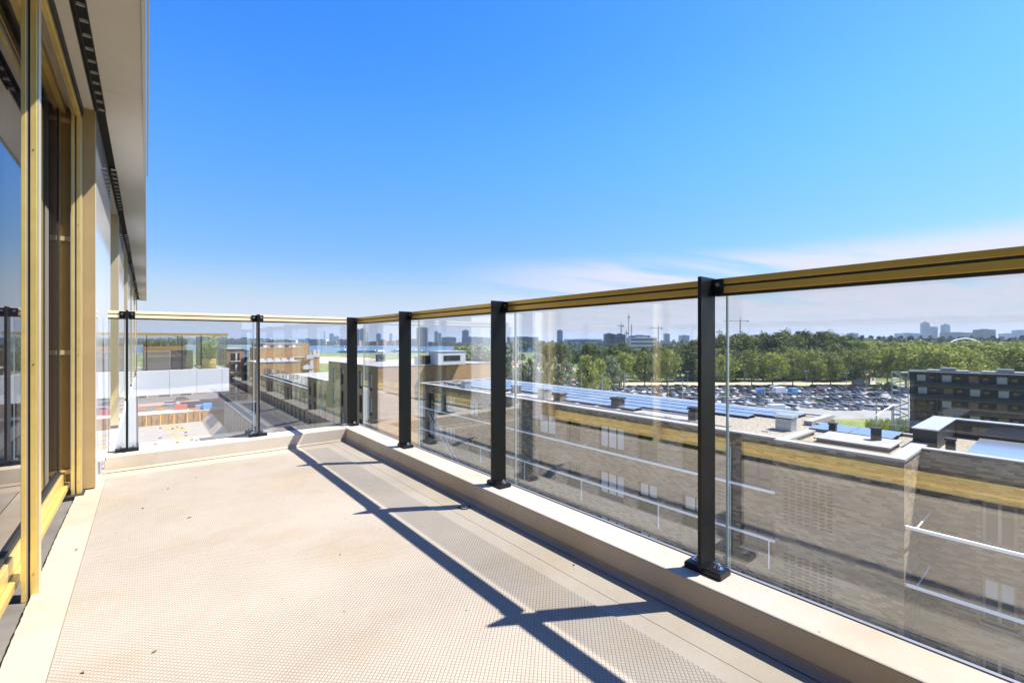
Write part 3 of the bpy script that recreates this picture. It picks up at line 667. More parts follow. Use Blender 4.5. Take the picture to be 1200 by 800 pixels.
# ------------------------------------------------------------------ opposite brick building
A = thing('brick_apartment_block', 'long grey-brown brick apartment block with solar panels and white rails across the street', 'building', (27, 20, 0))
XA, XB2, XM, XN = 23.0, 32.4, 29.3, 25.0
ZA = CZ - 4.63
def wall_with_holes(name, parent, X, y0, y1, z0, z1, holes, mt, thick=0.35, face=-1):
    """wall in the plane x = X (outer face towards -X) with rectangular openings (ya, yb, za, zb)"""
    ys = sorted({y0, y1} | {h[0] for h in holes} | {h[1] for h in holes}); zs = sorted({z0, z1} | {h[2] for h in holes} | {h[3] for h in holes})
    m = MB()
    def solid(a, b, c, d):
        yc, zc = (a + b) / 2, (c + d) / 2
        return not any(h[0] < yc < h[1] and h[2] < zc < h[3] for h in holes)
    for a, b in zip(ys, ys[1:]):
        run = None
        for c, d in list(zip(zs, zs[1:])) + [(None, None)]:
            if c is not None and solid(a, b, c, d):
                run = (run[0], d) if run else (c, d)
            else:
                if run: m.face([(X, b, run[0]), (X, a, run[0]), (X, a, run[1]), (X, b, run[1])]); run = None
    for a, b, c, d in holes:
        x2 = X + thick
        m.face([(X, a, c), (X, b, c), (x2, b, c), (x2, a, c)]); m.face([(X, b, d), (X, a, d), (x2, a, d), (x2, b, d)])
        m.face([(X, a, d), (X, a, c), (x2, a, c), (x2, a, d)]); m.face([(X, b, c), (X, b, d), (x2, b, d), (x2, b, c)])
    return obj(name, m, mt, parent)
def window_x(parent, X, a, b, c, d, fm, blind=0.0, mull=1, rec=0.2, gm='win'):
    """window set back in an opening of a wall in x = X"""
    x = X + rec
    fr = MB(); t = 0.10
    fr.box(x, x + .06, a, b, c, c + t).box(x, x + .06, a, b, d - t, d).box(x, x + .06, a, a + t, c + t, d - t).box(x, x + .06, b - t, b, c + t, d - t)
    for k in range(mull):
        yc = a + (b - a) * (k + 1) / (mull + 1); fr.box(x + .001, x + .059, yc - t / 2, yc + t / 2, c + t, d - t)
    w = obj('window', fr, fm, parent)
    obj('pane', B(x + .02, x + .03, a + t * .5, b - t * .5, c + t * .5, d - t * .5), gm, w)
    if blind > 0: obj('blind', B(x + .012, x + .0195, a + t * .6, b - t * .6, d - t - (d - c) * blind, d - t * .9), 'curtain', w)
    obj('sill', B(X - .05, X + rec - .001, a - .03, b + .03, c - .06, c - .0005), 'coping', w)
def Yat(px, X): d = X * F_PX / (CT * (px - 172.0)); return (d - X * ST) / CT
YA0, YA1 = 8.62, 44.6
rows = [(16.83, 18.53), (13.86, 15.56), (10.9, 12.6)]
cols = [(501, 518), (520, 533), (548, 560), (572, 588), (630, 651), (664, 680), (701, 731), (747, 770), (799, 828), (868, 905)]
holes = []; wins = []
rnd = random.Random(21)
for a, b in cols:
    yb, ya = Yat(a, XA), Yat(b, XA)
    ya = max(ya, 8.9)
    for c, d in rows:
        holes.append((ya, yb, c, d)); wins.append((ya, yb, c, d))
wall_with_holes('facade', A, XA, YA0 - 0.3, YA1, 0, ZA, holes, 'brickA')
for w in wins: window_x(A, XA, *w, 'frame_dark', rnd.choice([0, 0, 0.4, 0.75]), 1 if w[1] - w[0] < 2 else 2)
obj('parapet_band', B(XA - 0.06, XA - 0.0005, YA0, YA1 + .02, ZA - 0.62, ZA - 0.1), 'brickY', A)
obj('coping', MB().box(XA - 0.09, XA + 0.35, YA0, YA1 + 0.05, ZA, ZA + 0.08).box(XB2 - 0.3, XB2 + 0.05, 9.2, YA1 + 0.05, ZA + 0.0, ZA + 0.09).box(XM - 0.25, XM + 0.04, 4.65, 9.16, ZA - .1, ZA + 0.05).box(XA + .35, XB2 - .3, YA1 - 0.3, YA1 + .05, ZA, ZA + 0.08), 'coping', A)
obj('body', MB().box(XA + 0.42, XB2, 9.2, YA1, 0, ZA - 0.12).box(XA + 0.42, XM, 4.1, 9.199, 0, ZA - .12).box(XN + .42, XB2, -30, 4.099, 0, ZA - .12), 'brickA', A)
obj('end_wall', B(XA + 0.001, XB2, YA1 + .001, YA1 + 0.02, 0, ZA - .001), 'brickA', A)
sheetA = MB(); gm_ = MB()
for x0, x1, y0, y1, gy in ((XA + .3, XB2 - .25, 9.2, YA1 - .25, 14.6), (XA + .3, XM, 4.1, 9.2, 9.2), (XN + .3, XB2 - .25, -30, 4.1, 4.1)):
    sheetA.face([(x0, y0, ZA - 0.1), (x1, y0, ZA - 0.1), (x1, y1, ZA - 0.1), (x0, y1, ZA - 0.1)])
    gm_.face([(x0 + .1, y0, ZA - 0.09), (x1 - .1, y0, ZA - 0.09), (x1 - .1, gy, ZA - 0.09), (x0 + .1, gy, ZA - 0.09)])
obj('roof', sheetA, 'roof_pale', A)
obj('gravel_bed', gm_, 'gravel', A)
# projecting block with perforated brick
XK, YK0, YK1, ZK = 22.2, 4.1, 8.6, CZ - 4.56
obj('projecting_block', MB().box(XK, XA + 0.4, YK0, YK1, 0, ZK - 0.7).box(XK, XA + .4, YK0, YK1, ZK - 0.18, ZK).box(XA + .4005, XN + .45, YK0 + .002, YK0 + .3, 0, ZA - .092), 'brickA', A)
obj('brick_band', B(XK - 0.004, XA + .4, YK0 - .004, YK1, ZK - 0.6995, ZK - 0.1805), 'brickY', A)
obj('coping', MB().box(XK - .04, XK + .45, YK0 - .04, YK1 + .04, ZK + .0005, ZK + .09).box(XK + .45, 26.5, YK0 - .04, YK0 + .5, ZK + .0005, ZK + .09).box(XK + .45, 26.0, YK1 - .4, YK1 + .04, ZK + .0005, ZK + .09), 'coping', A)
obj('block_return_wall', MB().box(XA + .401, 26.45, YK0, YK0 + .45, ZA - .09, ZK).box(XA + .401, 25.95, YK1 - .36, YK1, ZA - .09, ZK), 'brickA', A)
vb = MB()
for base in (CZ - 8.0, CZ - 11.4):
    for i in range(7):
        for j in range(13):
            y = Yat(946, XK) - 0.84 + i * 0.28 ; z = base + j * 0.155
            vb.box(XK - 0.02, XK - .0005, y - 0.09, y + 0.09, z, z + 0.07)
tag(obj('vent_brick', vb, 'groove', A), kind='stuff')
# near wing of the block
ZA2 = CZ - 4.5
holes2 = []
for a, b in ((1150, 1193), (1230, 1300)):
    yb, ya = Yat(a, XN), Yat(b, XN)
    for c, d in rows: holes2.append((ya, yb, c - 0.65, d - 0.65))
wall_with_holes('facade', A, XN, -30, YK0, 0, ZA2, holes2, 'brickA')
for w in holes2: window_x(A, XN, *w, 'frame_tan', rnd.choice([0, 0.4, 0.7]), 1)
obj('brick_band', B(XN - 0.05, XN - 0.0005, -30, YK0 - .01, ZA2 - 1.0, ZA2 - 0.62), 'brickY', A)
obj('coping', B(XN - .06, XN + .35, -30, YK0 - .05, ZA2, ZA2 + .07), 'coping', A)
obj('dark_parapet', MB().box(31.0, 31.4, -30, 4.6, ZA - .09, CZ - 3.9).box(26.5, 30.999, 3.8, 4.6, ZA - .09, CZ - 3.9), 'dark_clad', A)
obj('dark_parapet_cap', MB().box(30.96, 31.44, -30, 4.64, CZ - 3.9, CZ - 3.85).box(26.46, 30.96, 3.76, 4.64, CZ - 3.9, CZ - 3.85), 'galv', A)
for y in (-8, -5.2, -2.4, 0.4, 3.0): obj('panel_joint', B(30.99, 30.9995, y - .015, y + .015, ZA, CZ - 3.92), 'black', A)
obj('downpipe', MB().tube((XA - .08, Yat(869, XA) + .5, 4), (XA - .08, Yat(869, XA) + .5, ZA - .7), 0.05), 'galv', A)
# white rails standing off the facade
def white_rail(y0, y1, z, x=22.35, arms=True, XA=23.0):
    r = obj('white_rail', MB().box(x - .045, x + .045, y0, y1, z - .055, z + .055), 'white_paint', A)
    n = max(1, int((y1 - y0) / 5.2))
    for i in range(n + 1):
        y = y0 + .3 + i * (y1 - y0 - .6) / max(1, n)
        if arms:
            obj('rail_arm', MB().box(x + .0305, XA - .001, y - .025, y + .025, z - .025, z + .025).box(x - .025, x + .025, y - .025, y + .025, z - 1.35, z - .036), 'white_paint', r)
        else: obj('rail_arm', B(x + .0305, XA - .001, y - .02, y + .02, z - .02, z + .02), 'white_paint', r)
white_rail(8.62, 44.0, CZ - 6.94, arms=False); white_rail(8.62, 44.0, CZ - 9.16)
white_rail(-10, 4.09, CZ - 7.03, arms=False, XA=XN); white_rail(-10, 4.09, CZ - 9.2, arms=False, XA=XN)
# steel stair at the far end
for sgn in (0, 0.9):
    obj('stair_stringer', MB().tube((22.3, 41.5 - sgn, CZ - 7.3), (22.3, 35.4 - sgn, CZ - 12.0), 0.05, n=6), 'white_paint', A)
for i in range(10):
    t = i / 9; obj('stair_tread', B(21.9, 22.28, 40.7 - 6.1 * t - .4, 40.7 - 6.1 * t + .4, CZ - 7.4 - 4.6 * t, CZ - 7.35 - 4.6 * t), 'galv', A)

# rooftop solar rows, each a thing with its panels
def solar_row(x, y0, y1, label):
    t = thing('solar_panel_row', label, 'solar panels', (x, (y0 + y1) / 2, ZA - .1), 'solar panel rows on the brick block roof')
    n = int((y1 - y0) / 1.72); zb = ZA - .1
    for i in range(n):
        y = y0 + i * 1.72
        m = MB(); a, b = y + .01, y + 1.70
        x0, x1, z0, z1 = x - .46, x + .46, zb + .17, zb + .215
        m.v = [(x0, a, z0), (x1, a, z1), (x1, b, z1), (x0, b, z0), (x0, a, z0 - .04), (x1, a, z1 - .04), (x1, b, z1 - .04), (x0, b, z0 - .04)]
        m.f = [(0, 1, 2, 3), (7, 6, 5, 4), (0, 4, 5, 1), (1, 5, 6, 2), (2, 6, 7, 3), (3, 7, 4, 0)]; m.m = [0, 1, 1, 1, 1, 1]
        obj('panel', m, ['solar', 'roof_dark'], t)
    obj('mounting_rail', MB().box(x - .45, x - .40, y0, y0 + n * 1.72, zb, zb + .155).box(x + .38, x + .44, y0, y0 + n * 1.72, zb, zb + .145), 'roof_dark', t)
xs_rows = [25.7, 27.15, 28.6, 30.05, 31.5]
for i, x in enumerate(xs_rows):
    segs = [(14.8 if i > 0 else 18.5, 27.0), (28.2 if i else 33, 43.6)] if i < 2 else [(10.6 if i > 2 else 12.4, 43.6)]
    for y0, y1 in segs: solar_row(x, y0, y1, 'long row of glossy blue solar panels on the far part of the brick roof')
for i, x in enumerate((27.5, 28.6)): solar_row(x, 5.4, 9.0, 'short row of solar panels between roof hatch and gravel')
for i, x in enumerate((26.3, 27.4, 28.5, 29.6)): solar_row(x, -12.6, 3.0, 'row of solar panels inside the dark parapet')
# roof vents
def roof_vent(x, y, w, h, mt, label):
    t = thing('roof_vent', label, 'vent', (x, y, ZA - .1), 'roof vents on the brick block')
    obj('vent_body', B(x - w * .42, x + w * .42, y - w * .42, y + w * .42, ZA - .1, ZA - .1 + h * .75), mt, t, bevel=.01)
    obj('vent_cap', B(x - w * .5, x + w * .5, y - w * .5, y + w * .5, ZA - .1 + h * .82, ZA - .1 + h), mt if mt != 'galv' else 'alu', t, bevel=.01)
    obj('vent_neck', B(x - w * .32, x + w * .32, y - w * .32, y + w * .32, ZA - .1 + h * .75, ZA - .1 + h * .82), 'black', t)
def on_roof(px, py, z=None):
    z = ZA - .1 if z is None else z
    return WG(px, py, z)
for px, py, w, h, mt, lab in ((605, 461, .75, .7, 'dark_clad', 'dark square vent nearest the far post among the solar rows'), (638, 468, .95, 1.0, 'galv', 'pale metal vent hood in front of the solar panel rows'), (656, 470, .85, .7, 'wicker', 'brown boxy vent beside the pale vent hood'), (724, 478, .8, .75, 'dark_clad', 'black boxy vent standing between solar panel rows'), (546, 455, .9, .8, 'galv', 'pale vent hood near the far end of the brick roof'), (813, 493, .55, .8, 'dark_clad', 'small dark vent beside a black railing post'), (921, 504, .9, .85, 'galv', 'large pale vent cabinet at the end of the solar rows'), (976, 508, .35, .55, 'dark_clad', 'small black vent pipe on gravel near the short solar rows'), (1114, 530, .35, .6, 'dark_clad', 'small dark vent pipe on gravel inside the dark parapet')):
    p = on_roof(px, py); roof_vent(p.x, p.y, w, h, mt, lab)
for (x, y0, y1) in ((24.6, 12, 44), (26.4, 14.8, 43)):
    obj('cable_tray', B(x - .06, x + .06, y0, y1, ZA - .085, ZA - .02), 'galv', A)
for i in range(18): obj('roof_paver', B(24.9, 25.2, 10 + i * 1.9, 10.3 + i * 1.9, ZA - .085, ZA - .04), 'coping', A)
hb = thing('roof_hatch', 'low grey roof hatch with black chimney on the projecting brick block', 'hatch', (25.2, 5.9, ZA - .1))
obj('hatch_body', B(24.2, 26.2, 5.0, 7.6, ZA - .09, ZA + .10), 'roof_dark', hb); obj('hatch_lid', B(24.1, 26.3, 4.9, 7.7, ZA + .1005, ZA + .16), 'coping', hb, bevel=.01)
obj('chimney', MB().tube((25.6, 5.7, ZA + .1605), (25.6, 5.7, ZA + .65), .2, n=16).tube((25.6, 5.7, ZA + .651), (25.6, 5.7, ZA + .71), .23, n=16), 'dark_clad', hb)
bk = obj('roof_kerb', B(28.6, 32.1, 9.21, 9.6, ZA - .09, ZA + .16), 'coping', A)

# ------------------------------------------------------------------ tan brick stepped building beyond
C = thing('stepped_tan_building', 'tan brick stepped apartment building with tall narrow windows', 'building', (28, 75, 0))
XC = 21.8
def tan_section(y0, y1, zt, ncols_y, x1):
    hs = []
    for y in ncols_y:
        z = zt - 0.85
        while z > max(2.5, zt - 14):
            hs.append((y - .55, y + .55, z - 2.25, z)); z -= 3.1
    wall_with_holes('facade', C, XC, y0, y1, 0, zt, hs, 'brickC', .3)
    for h in hs: window_x(C, XC, *h, 'frame_dark', rnd.choice([0, 0, .3, .8]), 0, .18)
    obj('section_body', B(XC + .45, x1, y0 + .001, y1, 0, zt - .02), 'brickC', C)
    obj('end_wall', MB().box(XC + .001, XC + .4495, y0, y0 + .02, 0, zt - .02), 'brickC', C)
    obj('coping', MB().box(XC - .05, XC + .35, y0 - .05, y1, zt, zt + .08).box(XC + .35, x1 + .05, y0 - .05, y0 + .35, zt, zt + .08), 'white_clad', C)
    m = MB(); m.face([(XC + .3, y0 + .3, zt + .01), (x1, y0 + .3, zt + .01), (x1, y1, zt + .01), (XC + .3, y1, zt + .01)]); obj('roof', m, 'roof_pale', C)
tan_section(53, 72.2, CZ - 3.2, [55.4, 58.8, 62.4, 66.0, 69.6], 38.6)
tan_section(72.2, 84, CZ - 6.3, [74.0, 76.8, 79.6, 82.4], 38.6)
tan_section(84, 126, CZ - 8.45, [86 + 3.0 * i for i in range(14)], 38.6)
obj('terrace_parapet', B(XC + .5, XC + .7, 84.1, 126, CZ - 8.44, CZ - 8.1), 'dark_clad', C)
for i in range(14): obj('balustrade_pane', B(XC + .58, XC + .60, 84.3 + i * 2.95, 84.3 + i * 2.95 + 2.85, CZ - 8.09, CZ - 6.55), 'glass', C)
for i in range(15): obj('balustrade_post', B(XC + .55, XC + .63, 84.2 + i * 2.95, 84.27 + i * 2.95, CZ - 8.09, CZ - 6.5), 'galv', C)
# plant on its roof
def roof_box(name, px, py, w, d, h, z, mt, label, cat):
    p = WG(px, py, z); t = thing(name, label, cat, p)
    obj('casing', B(p.x - w / 2, p.x + w / 2, p.y - d / 2, p.y + d / 2, z, z + h), mt, t, bevel=.02)
    obj('lid', B(p.x - w / 2 - .08, p.x + w / 2 + .08, p.y - d / 2 - .08, p.y + d / 2 + .08, z + h, z + h + .08), mt, t)
    obj('grille', B(p.x - w * .3, p.x + w * .3, p.y - d / 2 - .03, p.y - d / 2 - .001, z + h * .3, z + h * .7), 'black', t)
ZC1 = CZ - 3.19
roof_box('rooftop_plant_room', 524, 427, 4.2, 2.5, 1.75, ZC1, 'white_clad', 'pale rooftop plant room on the tan brick building', 'plant room')
roof_box('air_conditioner', 502, 427, 2.0, 1.5, 1.1, ZC1, 'dark_clad', 'dark air handling unit beside the pale rooftop plant room', 'air conditioner')
roof_box('air_conditioner', 494.5, 427, 1.5, 1.5, 1.0, ZC1, 'galv', 'grey air handling unit left of the dark one on the tan roof', 'air conditioner')
roof_box('chimney_cowl', 446, 423.5, 1.1, 1.1, 0.95, ZC1, 'tower_grey', 'squat chimney with metal cowls on the tan brick roof', 'chimney')
p = WG(446, 423.5, ZC1)
for k in range(3):
    c = (p.x - .35 + k * .35, p.y, ZC1 + 1.02)
    obj('cowl', MB().lathe(c, [(.08, 0), (.08, .25), (.24, .35), (.26, .5), (.16, .68), (0, .72)], 12), 'alu', [o for o in COL.objects if o.name.startswith('chimney_cowl')][0], smooth=True)

# terraced volumes further back
T1 = thing('terraced_brick_building', 'terraced light brick building with white balconies stepping down behind the tan building', 'building', (33, 150, 0))
obj('lower_volume', B(23, 34, 138, 151.9, 0, CZ - 6.0), 'brickC', T1)
obj('middle_volume', B(25.5, 38.6, 152, 164.9, 0, CZ - 2.3), 'brickC', T1)
obj('side_volume', B(34.2, 42, 148, 151.9, 0, CZ - 5.2), 'brickC', T1)
obj('upper_volume', B(30, 43.5, 165, 190, 0, CZ - 1.1), 'brickC', T1)
for a in ((22.9, 34.1, 137.9, 151.9, CZ - 6), (25.4, 38.7, 151.95, 164.9, CZ - 2.3), (29.9, 43.6, 164.95, 190.1, CZ - 1.1), (34.15, 42.1, 147.9, 151.9, CZ - 5.2)):
    obj('coping', B(a[0], a[1], a[2], a[3], a[4] + .0005, a[4] + .15), 'coping', T1)
for i in range(5): obj('roof_vent_box', B(27.5 + i * 2.0, 28.5 + i * 2.0, 154, 155, CZ - 2.15, CZ - 1.4), 'tower_grey' if i % 2 else 'white_clad', T1)
for i in range(5): obj('roof_unit', B(24 + i * 1.9, 25.2 + i * 1.9, 140, 141.2, CZ - 5.85, CZ - 5.0), 'white_clad', T1)
rnd = random.Random(9)
for i in range(7):
    for j in range(6):
        x = 35.5 + i * 1.15 + rnd.uniform(-.1, .1); y = 141 + i * 2.6; z = 4 + j * 2.9
        if z > CZ - 4 - abs(i - 5) * .4: continue
        b_ = obj('balcony', B(x, x + 2.0, y, y + 1.6, z, z + .18), 'white_clad', T1)
        obj('balcony_rail', MB().box(x, x + 2.0, y, y + .04, z + .19, z + 1.15).box(x, x + .04, y + .0405, y + 1.6, z + .19, z + 1.15), 'tower_pale', b_)
        obj('balcony_screen', B(x + 1.5, x + 1.95, y + .3, y + .4, z + .19, z + 2.5), 'white_clad' if rnd.random() < .6 else 'brickC', b_)

# apartments at the raised street
D = thing('balcony_apartment_block', 'brown brick apartment block with stacked white balconies by the building plot', 'building', (21.3, 166, 3))
obj('wall', B(19.2, 24.2, 166.0, 185, 3, CZ - 2.8), 'brickD', D); obj('roof', B(19.0, 24.4, 165.8, 185.2, CZ - 2.8, CZ - 2.5), 'coping', D)
for j in range(5):
    z = 3.6 + j * 3.45
    b_ = obj('balcony', B(20.3, 23.2, 164.6, 165.99, z, z + .2), 'white_clad', D)
    obj('balcony_rail', MB().box(20.3, 23.2, 164.6, 164.65, z + .201, z + 1.15), 'glass', b_)
    w_ = obj('window', MB().box(20.5, 22.9, 165.93, 165.995, z + .25, z + 2.55), 'frame_dark', D)
    obj('pane', B(20.6, 21.65, 165.915, 165.929, z + .3, z + 2.5), 'win', w_); obj('pane', B(21.75, 22.8, 165.915, 165.929, z + .3, z + 2.5), 'win', w_)
    obj('partition', B(21.66, 22.1, 164.9, 165.9, z + .201, z + 2.6), 'white_clad', b_)
D2 = thing('pale_balcony_tower', 'narrow apartment end with pale blue balconies behind the brown brick block', 'building', (25, 172, 3))
obj('wall', B(24.4, 27.0, 176, 190, 3, CZ - 3.2), 'tower_grey', D2)
for j in range(6): obj('balcony', B(24.5, 27.0, 174.3, 175.99, 4 + j * 2.9, 4.9 + j * 2.9), 'tower_blue', D2)
E = thing('street_brick_row', 'long brown brick row of flats facing the raised street beneath the white terrace', 'building', (-6, 216, 3))
hs = []
m = MB()
obj('wall', B(-40, 18.5, 216, 232, 3, 12.6), 'brickD', E); obj('roof', B(-40.2, 18.7, 215.8, 232.2, 12.6, 12.9), 'roof_dark', E)
for i in range(17):
    x = -13 + i * 1.85
    for z in (4.0, 7.0, 10.0):
        w_ = obj('window', B(x, x + 1.25, 215.9, 215.995, z, z + 1.8), 'frame_dark', E); obj('pane', B(x + .08, x + 1.17, 215.87, 215.899, z + .08, z + 1.72), 'win' if (i * 7 + int(z)) % 3 else 'curtain', w_)
for x in (-8.5, -1.5, 5.5, 12.0):
    b_ = obj('porch', B(x, x + 3.4, 213.8, 215.85, 6.3, 6.55), 'white_clad', E); obj('porch_pillar', B(x + 1.5, x + 1.9, 214.2, 214.6, 3.0, 6.299), 'white_clad', b_)
K = thing('low_hall', 'low concrete hall with flat dark roof below the end railing', 'building', (18, 100, 0))
obj('wall', B(15, 21.4, 62, 132.6, 0, CZ - 15.4), 'concrete', K); obj('roof', B(15.35, 21.2, 62.2, 132.3, CZ - 15.39, CZ - 15.32), 'roof_dark', K)
obj('roof_edge', MB().box(14.9, 15.34, 62, 132.7, CZ - 15.4, CZ - 15.15).box(15.341, 21.4, 132.31, 132.7, CZ - 15.4, CZ - 15.15), 'roof_dark', K)
for i in range(22): obj('pilaster', B(14.85, 14.999, 64 + i * 3.1, 64.35 + i * 3.1, 0, CZ - 15.41), 'coping', K)

# ------------------------------------------------------------------ black gallery building on the right
pL = WD(1066, 110); pR = pL + (Vector((CT, -ST, 0)) * .753 - Vector((ST, CT, 0)) * .658) * 42
u = (pR - pL); LH = u.length; u = u.normalized(); rot = math.atan2(u.y, u.x)
H = thing('black_gallery_flats', 'black five-storey gallery flats with lit windows beyond the brick roofs', 'building', (0, 0, 0))
H.location = (pL.x, pL.y, 0); H.rotation_euler = (0, 0, rot)
def hobj(name, mb, mt, parent=H, **k):
    o = obj(name, mb, mt, None, **k); o.parent = parent; return o
ZH = ZAT(436, 111); ST_ = 2.98
hobj('wall', B(0, LH, 0.0, 9, 0, ZH), 'dark_clad')
hobj('roof_edge', B(-.15, LH + .1, -1.5, 9.1, ZH + .0005, ZH + .3), 'dark_clad')
rnd = random.Random(4)
for j in range(5):
    z = ZH - ST_ * (j + 1)
    g = hobj('gallery', B(0, LH, -1.45, -.001, z - .12, z + .12), 'gallery')
    hobj('gallery_rail', B(0, LH, -1.45, -1.40, z + .121, z + 1.0), 'dark_clad', g)
    hobj('rail_cap', B(0, LH, -1.5, -1.36, z + 1.001, z + 1.06), 'dark_clad', g)
    for i in range(9):
        x = 1.2 + i * 4.4 + (.25 if j % 2 else 0)
        varied = rnd.random()
        w_ = hobj('window', MB().box(x, x + 1.75, -.06, -.001, z + .95, z + 2.65), 'frame_dark')
        mt = 'curtain' if varied < .3 else ('brickD' if varied < .65 else 'win')  # random pane colours
        hobj('pane', B(x + .1, x + 1.65, -.08, -.061, z + 1.05, z + 2.55), mt, w_)
        d_ = hobj('door', B(x + 2.3, x + 3.2, -.05, -.001, z + .13, z + 2.3), 'frame_dark')
        hobj('door_panel', B(x + 2.35, x + 3.15, -.065, -.0505, z + 1.75, z + 2.2), 'rust', d_)
for x in (3.2, 12.5, 23.2, 33):
    hobj('roof_plant', MB().box(x, x + 7.2, 2.5, 6, ZH + .301, ZH + .62).box(x + 2.4, x + 5, 3, 5, ZH + .621, ZH + 1.2), 'coping')
tw = thing('stair_tower', 'galvanised steel lattice stair tower at the end of the black flats', 'stair tower', (0, 0, 0))
tw.location = (pL.x, pL.y, 0); tw.rotation_euler = (0, 0, rot)
for x in (-3.3, -1.75, -.25):
    for y in (-1.4, .2, 1.8):
        hobj('column', B(x - .07, x + .07, y - .07, y + .07, 0, ZH), 'galv', tw)
for j in range(11):
    z = ZH - j * 1.49
    hobj('landing', MB().box(-3.37, -.18, -1.47, -1.37, z - .1, z).box(-3.37, -.18, 1.75, 1.85, z - .1, z).box(-3.35, -3.25, -1.37, 1.75, z - .1, z).box(-3.25 if j % 2 else -1.6, -1.75 if j % 2 else -.2, -1.3, 1.7, z - .07, z - .02), 'galv', tw)
    if j < 10:
        hobj('flight', MB().tube((-3.2, -1.0, z - (1.45 if j % 2 else 0)), (-.3, -1.0, z - (0 if j % 2 else 1.45)), .06, n=6).tube((-3.2, .4, z - (1.45 if j % 2 else 0)), (-.3, .4, z - (0 if j % 2 else 1.45)), .06, n=6), 'galv', tw)

# ------------------------------------------------------------------ cars
def car_mesh(kind, paint):
    m = MB()
    if kind == 'hatch': L, W, Hh, hood, cab = 4.1, 1.75, 1.48, .88, [(-.40, .92), (-.30, 1.44), (.16, 1.48), (.34, .95)]
    elif kind == 'saloon': L, W, Hh, hood, cab = 4.6, 1.8, 1.44, .86, [(-.34, .94), (-.20, 1.40), (.12, 1.44), (.30, .92)]
    elif kind == 'estate': L, W, Hh, hood, cab = 4.65, 1.82, 1.48, .9, [(-.475, .95), (-.42, 1.42), (.12, 1.48), (.30, .93)]
    elif kind == 'suv': L, W, Hh, hood, cab = 4.5, 1.9, 1.72, 1.0, [(-.46, 1.05), (-.40, 1.66), (.14, 1.72), (.31, 1.06)]
    else: L, W, Hh, hood, cab = 4.9, 1.85, 1.9, 1.0, [(-.47, 1.1), (-.46, 1.86), (.20, 1.9), (.34, 1.12)]
    w = W / 2
    body = [(-.5, .35), (-.5, .78), (-.47, .92), (-.36, .95), (.32, .93), (.44, .80), (.495, .66), (.5, .36)]
    if kind == 'suv': body = [(-.5, .42), (-.5, .9), (-.47, 1.05), (-.4, 1.07), (.32, 1.05), (.45, .96), (.495, .8), (.5, .42)]
    if kind == 'van': body = [(-.5, .35), (-.5, 1.1), (-.48, 1.12), (-.4, 1.12), (.34, 1.12), (.45, .95), (.495, .75), (.5, .36)]
    def loop(pr, ws, mi, close):
        n = len(pr); i = len(m.v)
        for sgn in (-1, 1): m.v.extend([(x * L, sgn * wd, z) for (x, z), wd in zip(pr, ws)])
        for k in range(n if close else n - 1):
            a, b = k, (k + 1) % n
            m.f.append((i + a, i + b, i + n + b, i + n + a)); m.m.append(mi if not callable(mi) else mi(k))
        m.f.append(tuple(i + k for k in reversed(range(n)))); m.m.append(mi if not callable(mi) else mi(-1))
        m.f.append(tuple(i + n + k for k in range(n))); m.m.append(mi if not callable(mi) else mi(-1))
    loop(body, [w * .96, w, w, w, w, w * .98, w * .95, w * .93], 0, True)
    n = len(cab)
    loop(cab, [w * .96, w * .80, w * .80, w * .94], lambda k: 0 if k in (1, 3) else (1 if k in (0, 2) else 1), True)
    # roof skin a little proud of the glazing
    (xa, za), (xb, zb) = cab[1], cab[2]
    m.box(xa * L + .02, xb * L - .02, -w * .78, w * .78, za + .0, max(za, zb) + .03, 0)
    for x in (-.31, .31):
        for sgn in (-1, 1):
            m.tube((x * L, sgn * (w - .18), .32), (x * L, sgn * (w + .015), .32), .32, n=12, mi=2)
            m.tube((x * L, sgn * (w + .0155), .32), (x * L, sgn * (w + .02), .32), .19, n=10, mi=3)
    for sgn in (-1, 1):
        m.box(.47 * L, .5 * L + .005, sgn * w * .7 - .16, sgn * w * .7 + .16, .60, .74, 3); m.box(-.5 * L - .01, -.49 * L, sgn * w * .78 - .12, sgn * w * .78 + .12, .68, .86, 4)
    return m.mesh('car_' + kind, [paint, 'car_glass', 'tyre', 'alu', 'orange'])
MT.setdefault('orange', P('orange_plastic', (0.75, 0.18, 0.03), 0.5))
PAINT = {'white': (.72, .72, .72), 'silver': (.45, .46, .48), 'dark grey': (.09, .095, .10), 'black': (.014, .014, .016), 'navy blue': (.03, .06, .16), 'red': (.38, .03, .03), 'beige': (.42, .37, .29), 'light blue': (.16, .28, .42)}
wts = {'white': 7, 'silver': 8, 'dark grey': 5, 'black': 6, 'navy blue': 2, 'red': 1, 'beige': 1, 'light blue': 1}
CM = {}
for c, rgb in PAINT.items():
    mt = P('car_paint_' + c.replace(' ', '_'), rgb, .22, .35 if c not in ('white', 'black') else .0); mt.node_tree.nodes['Principled BSDF'].inputs['Coat Weight'].default_value = 1.0
    for k in ('hatch', 'saloon', 'estate', 'suv', 'van'): CM[c, k] = car_mesh(k, mt)
rnd = random.Random(12)
bagc = [c for c, k in wts.items() for _ in range(k)]
def roof_limit(px): return 399 + .1145 * (px - 172)
ncar = 0
Rv = Vector((CT, -ST, 0)); Fv = Vector((ST, CT, 0))
drow = []
d = 158.0
while d < 238:
    drow += [d, d + 5.3]; d += 16.6
cands = []
for k, d in enumerate(drow):
    r = 12.0
    while r < .86 * d:
        px = 600 + F_PX * r / d; py = 399 + F_PX * (CZ - .7) / d
        if py > roof_limit(px) - 3 and True:
            pass
        if py < roof_limit(px) + 1 and rnd.random() < .93 and not (1057 < px):
            cands.append((d, r, k))
        r += 2.75
rnd.shuffle(cands)
cands = cands[:296]
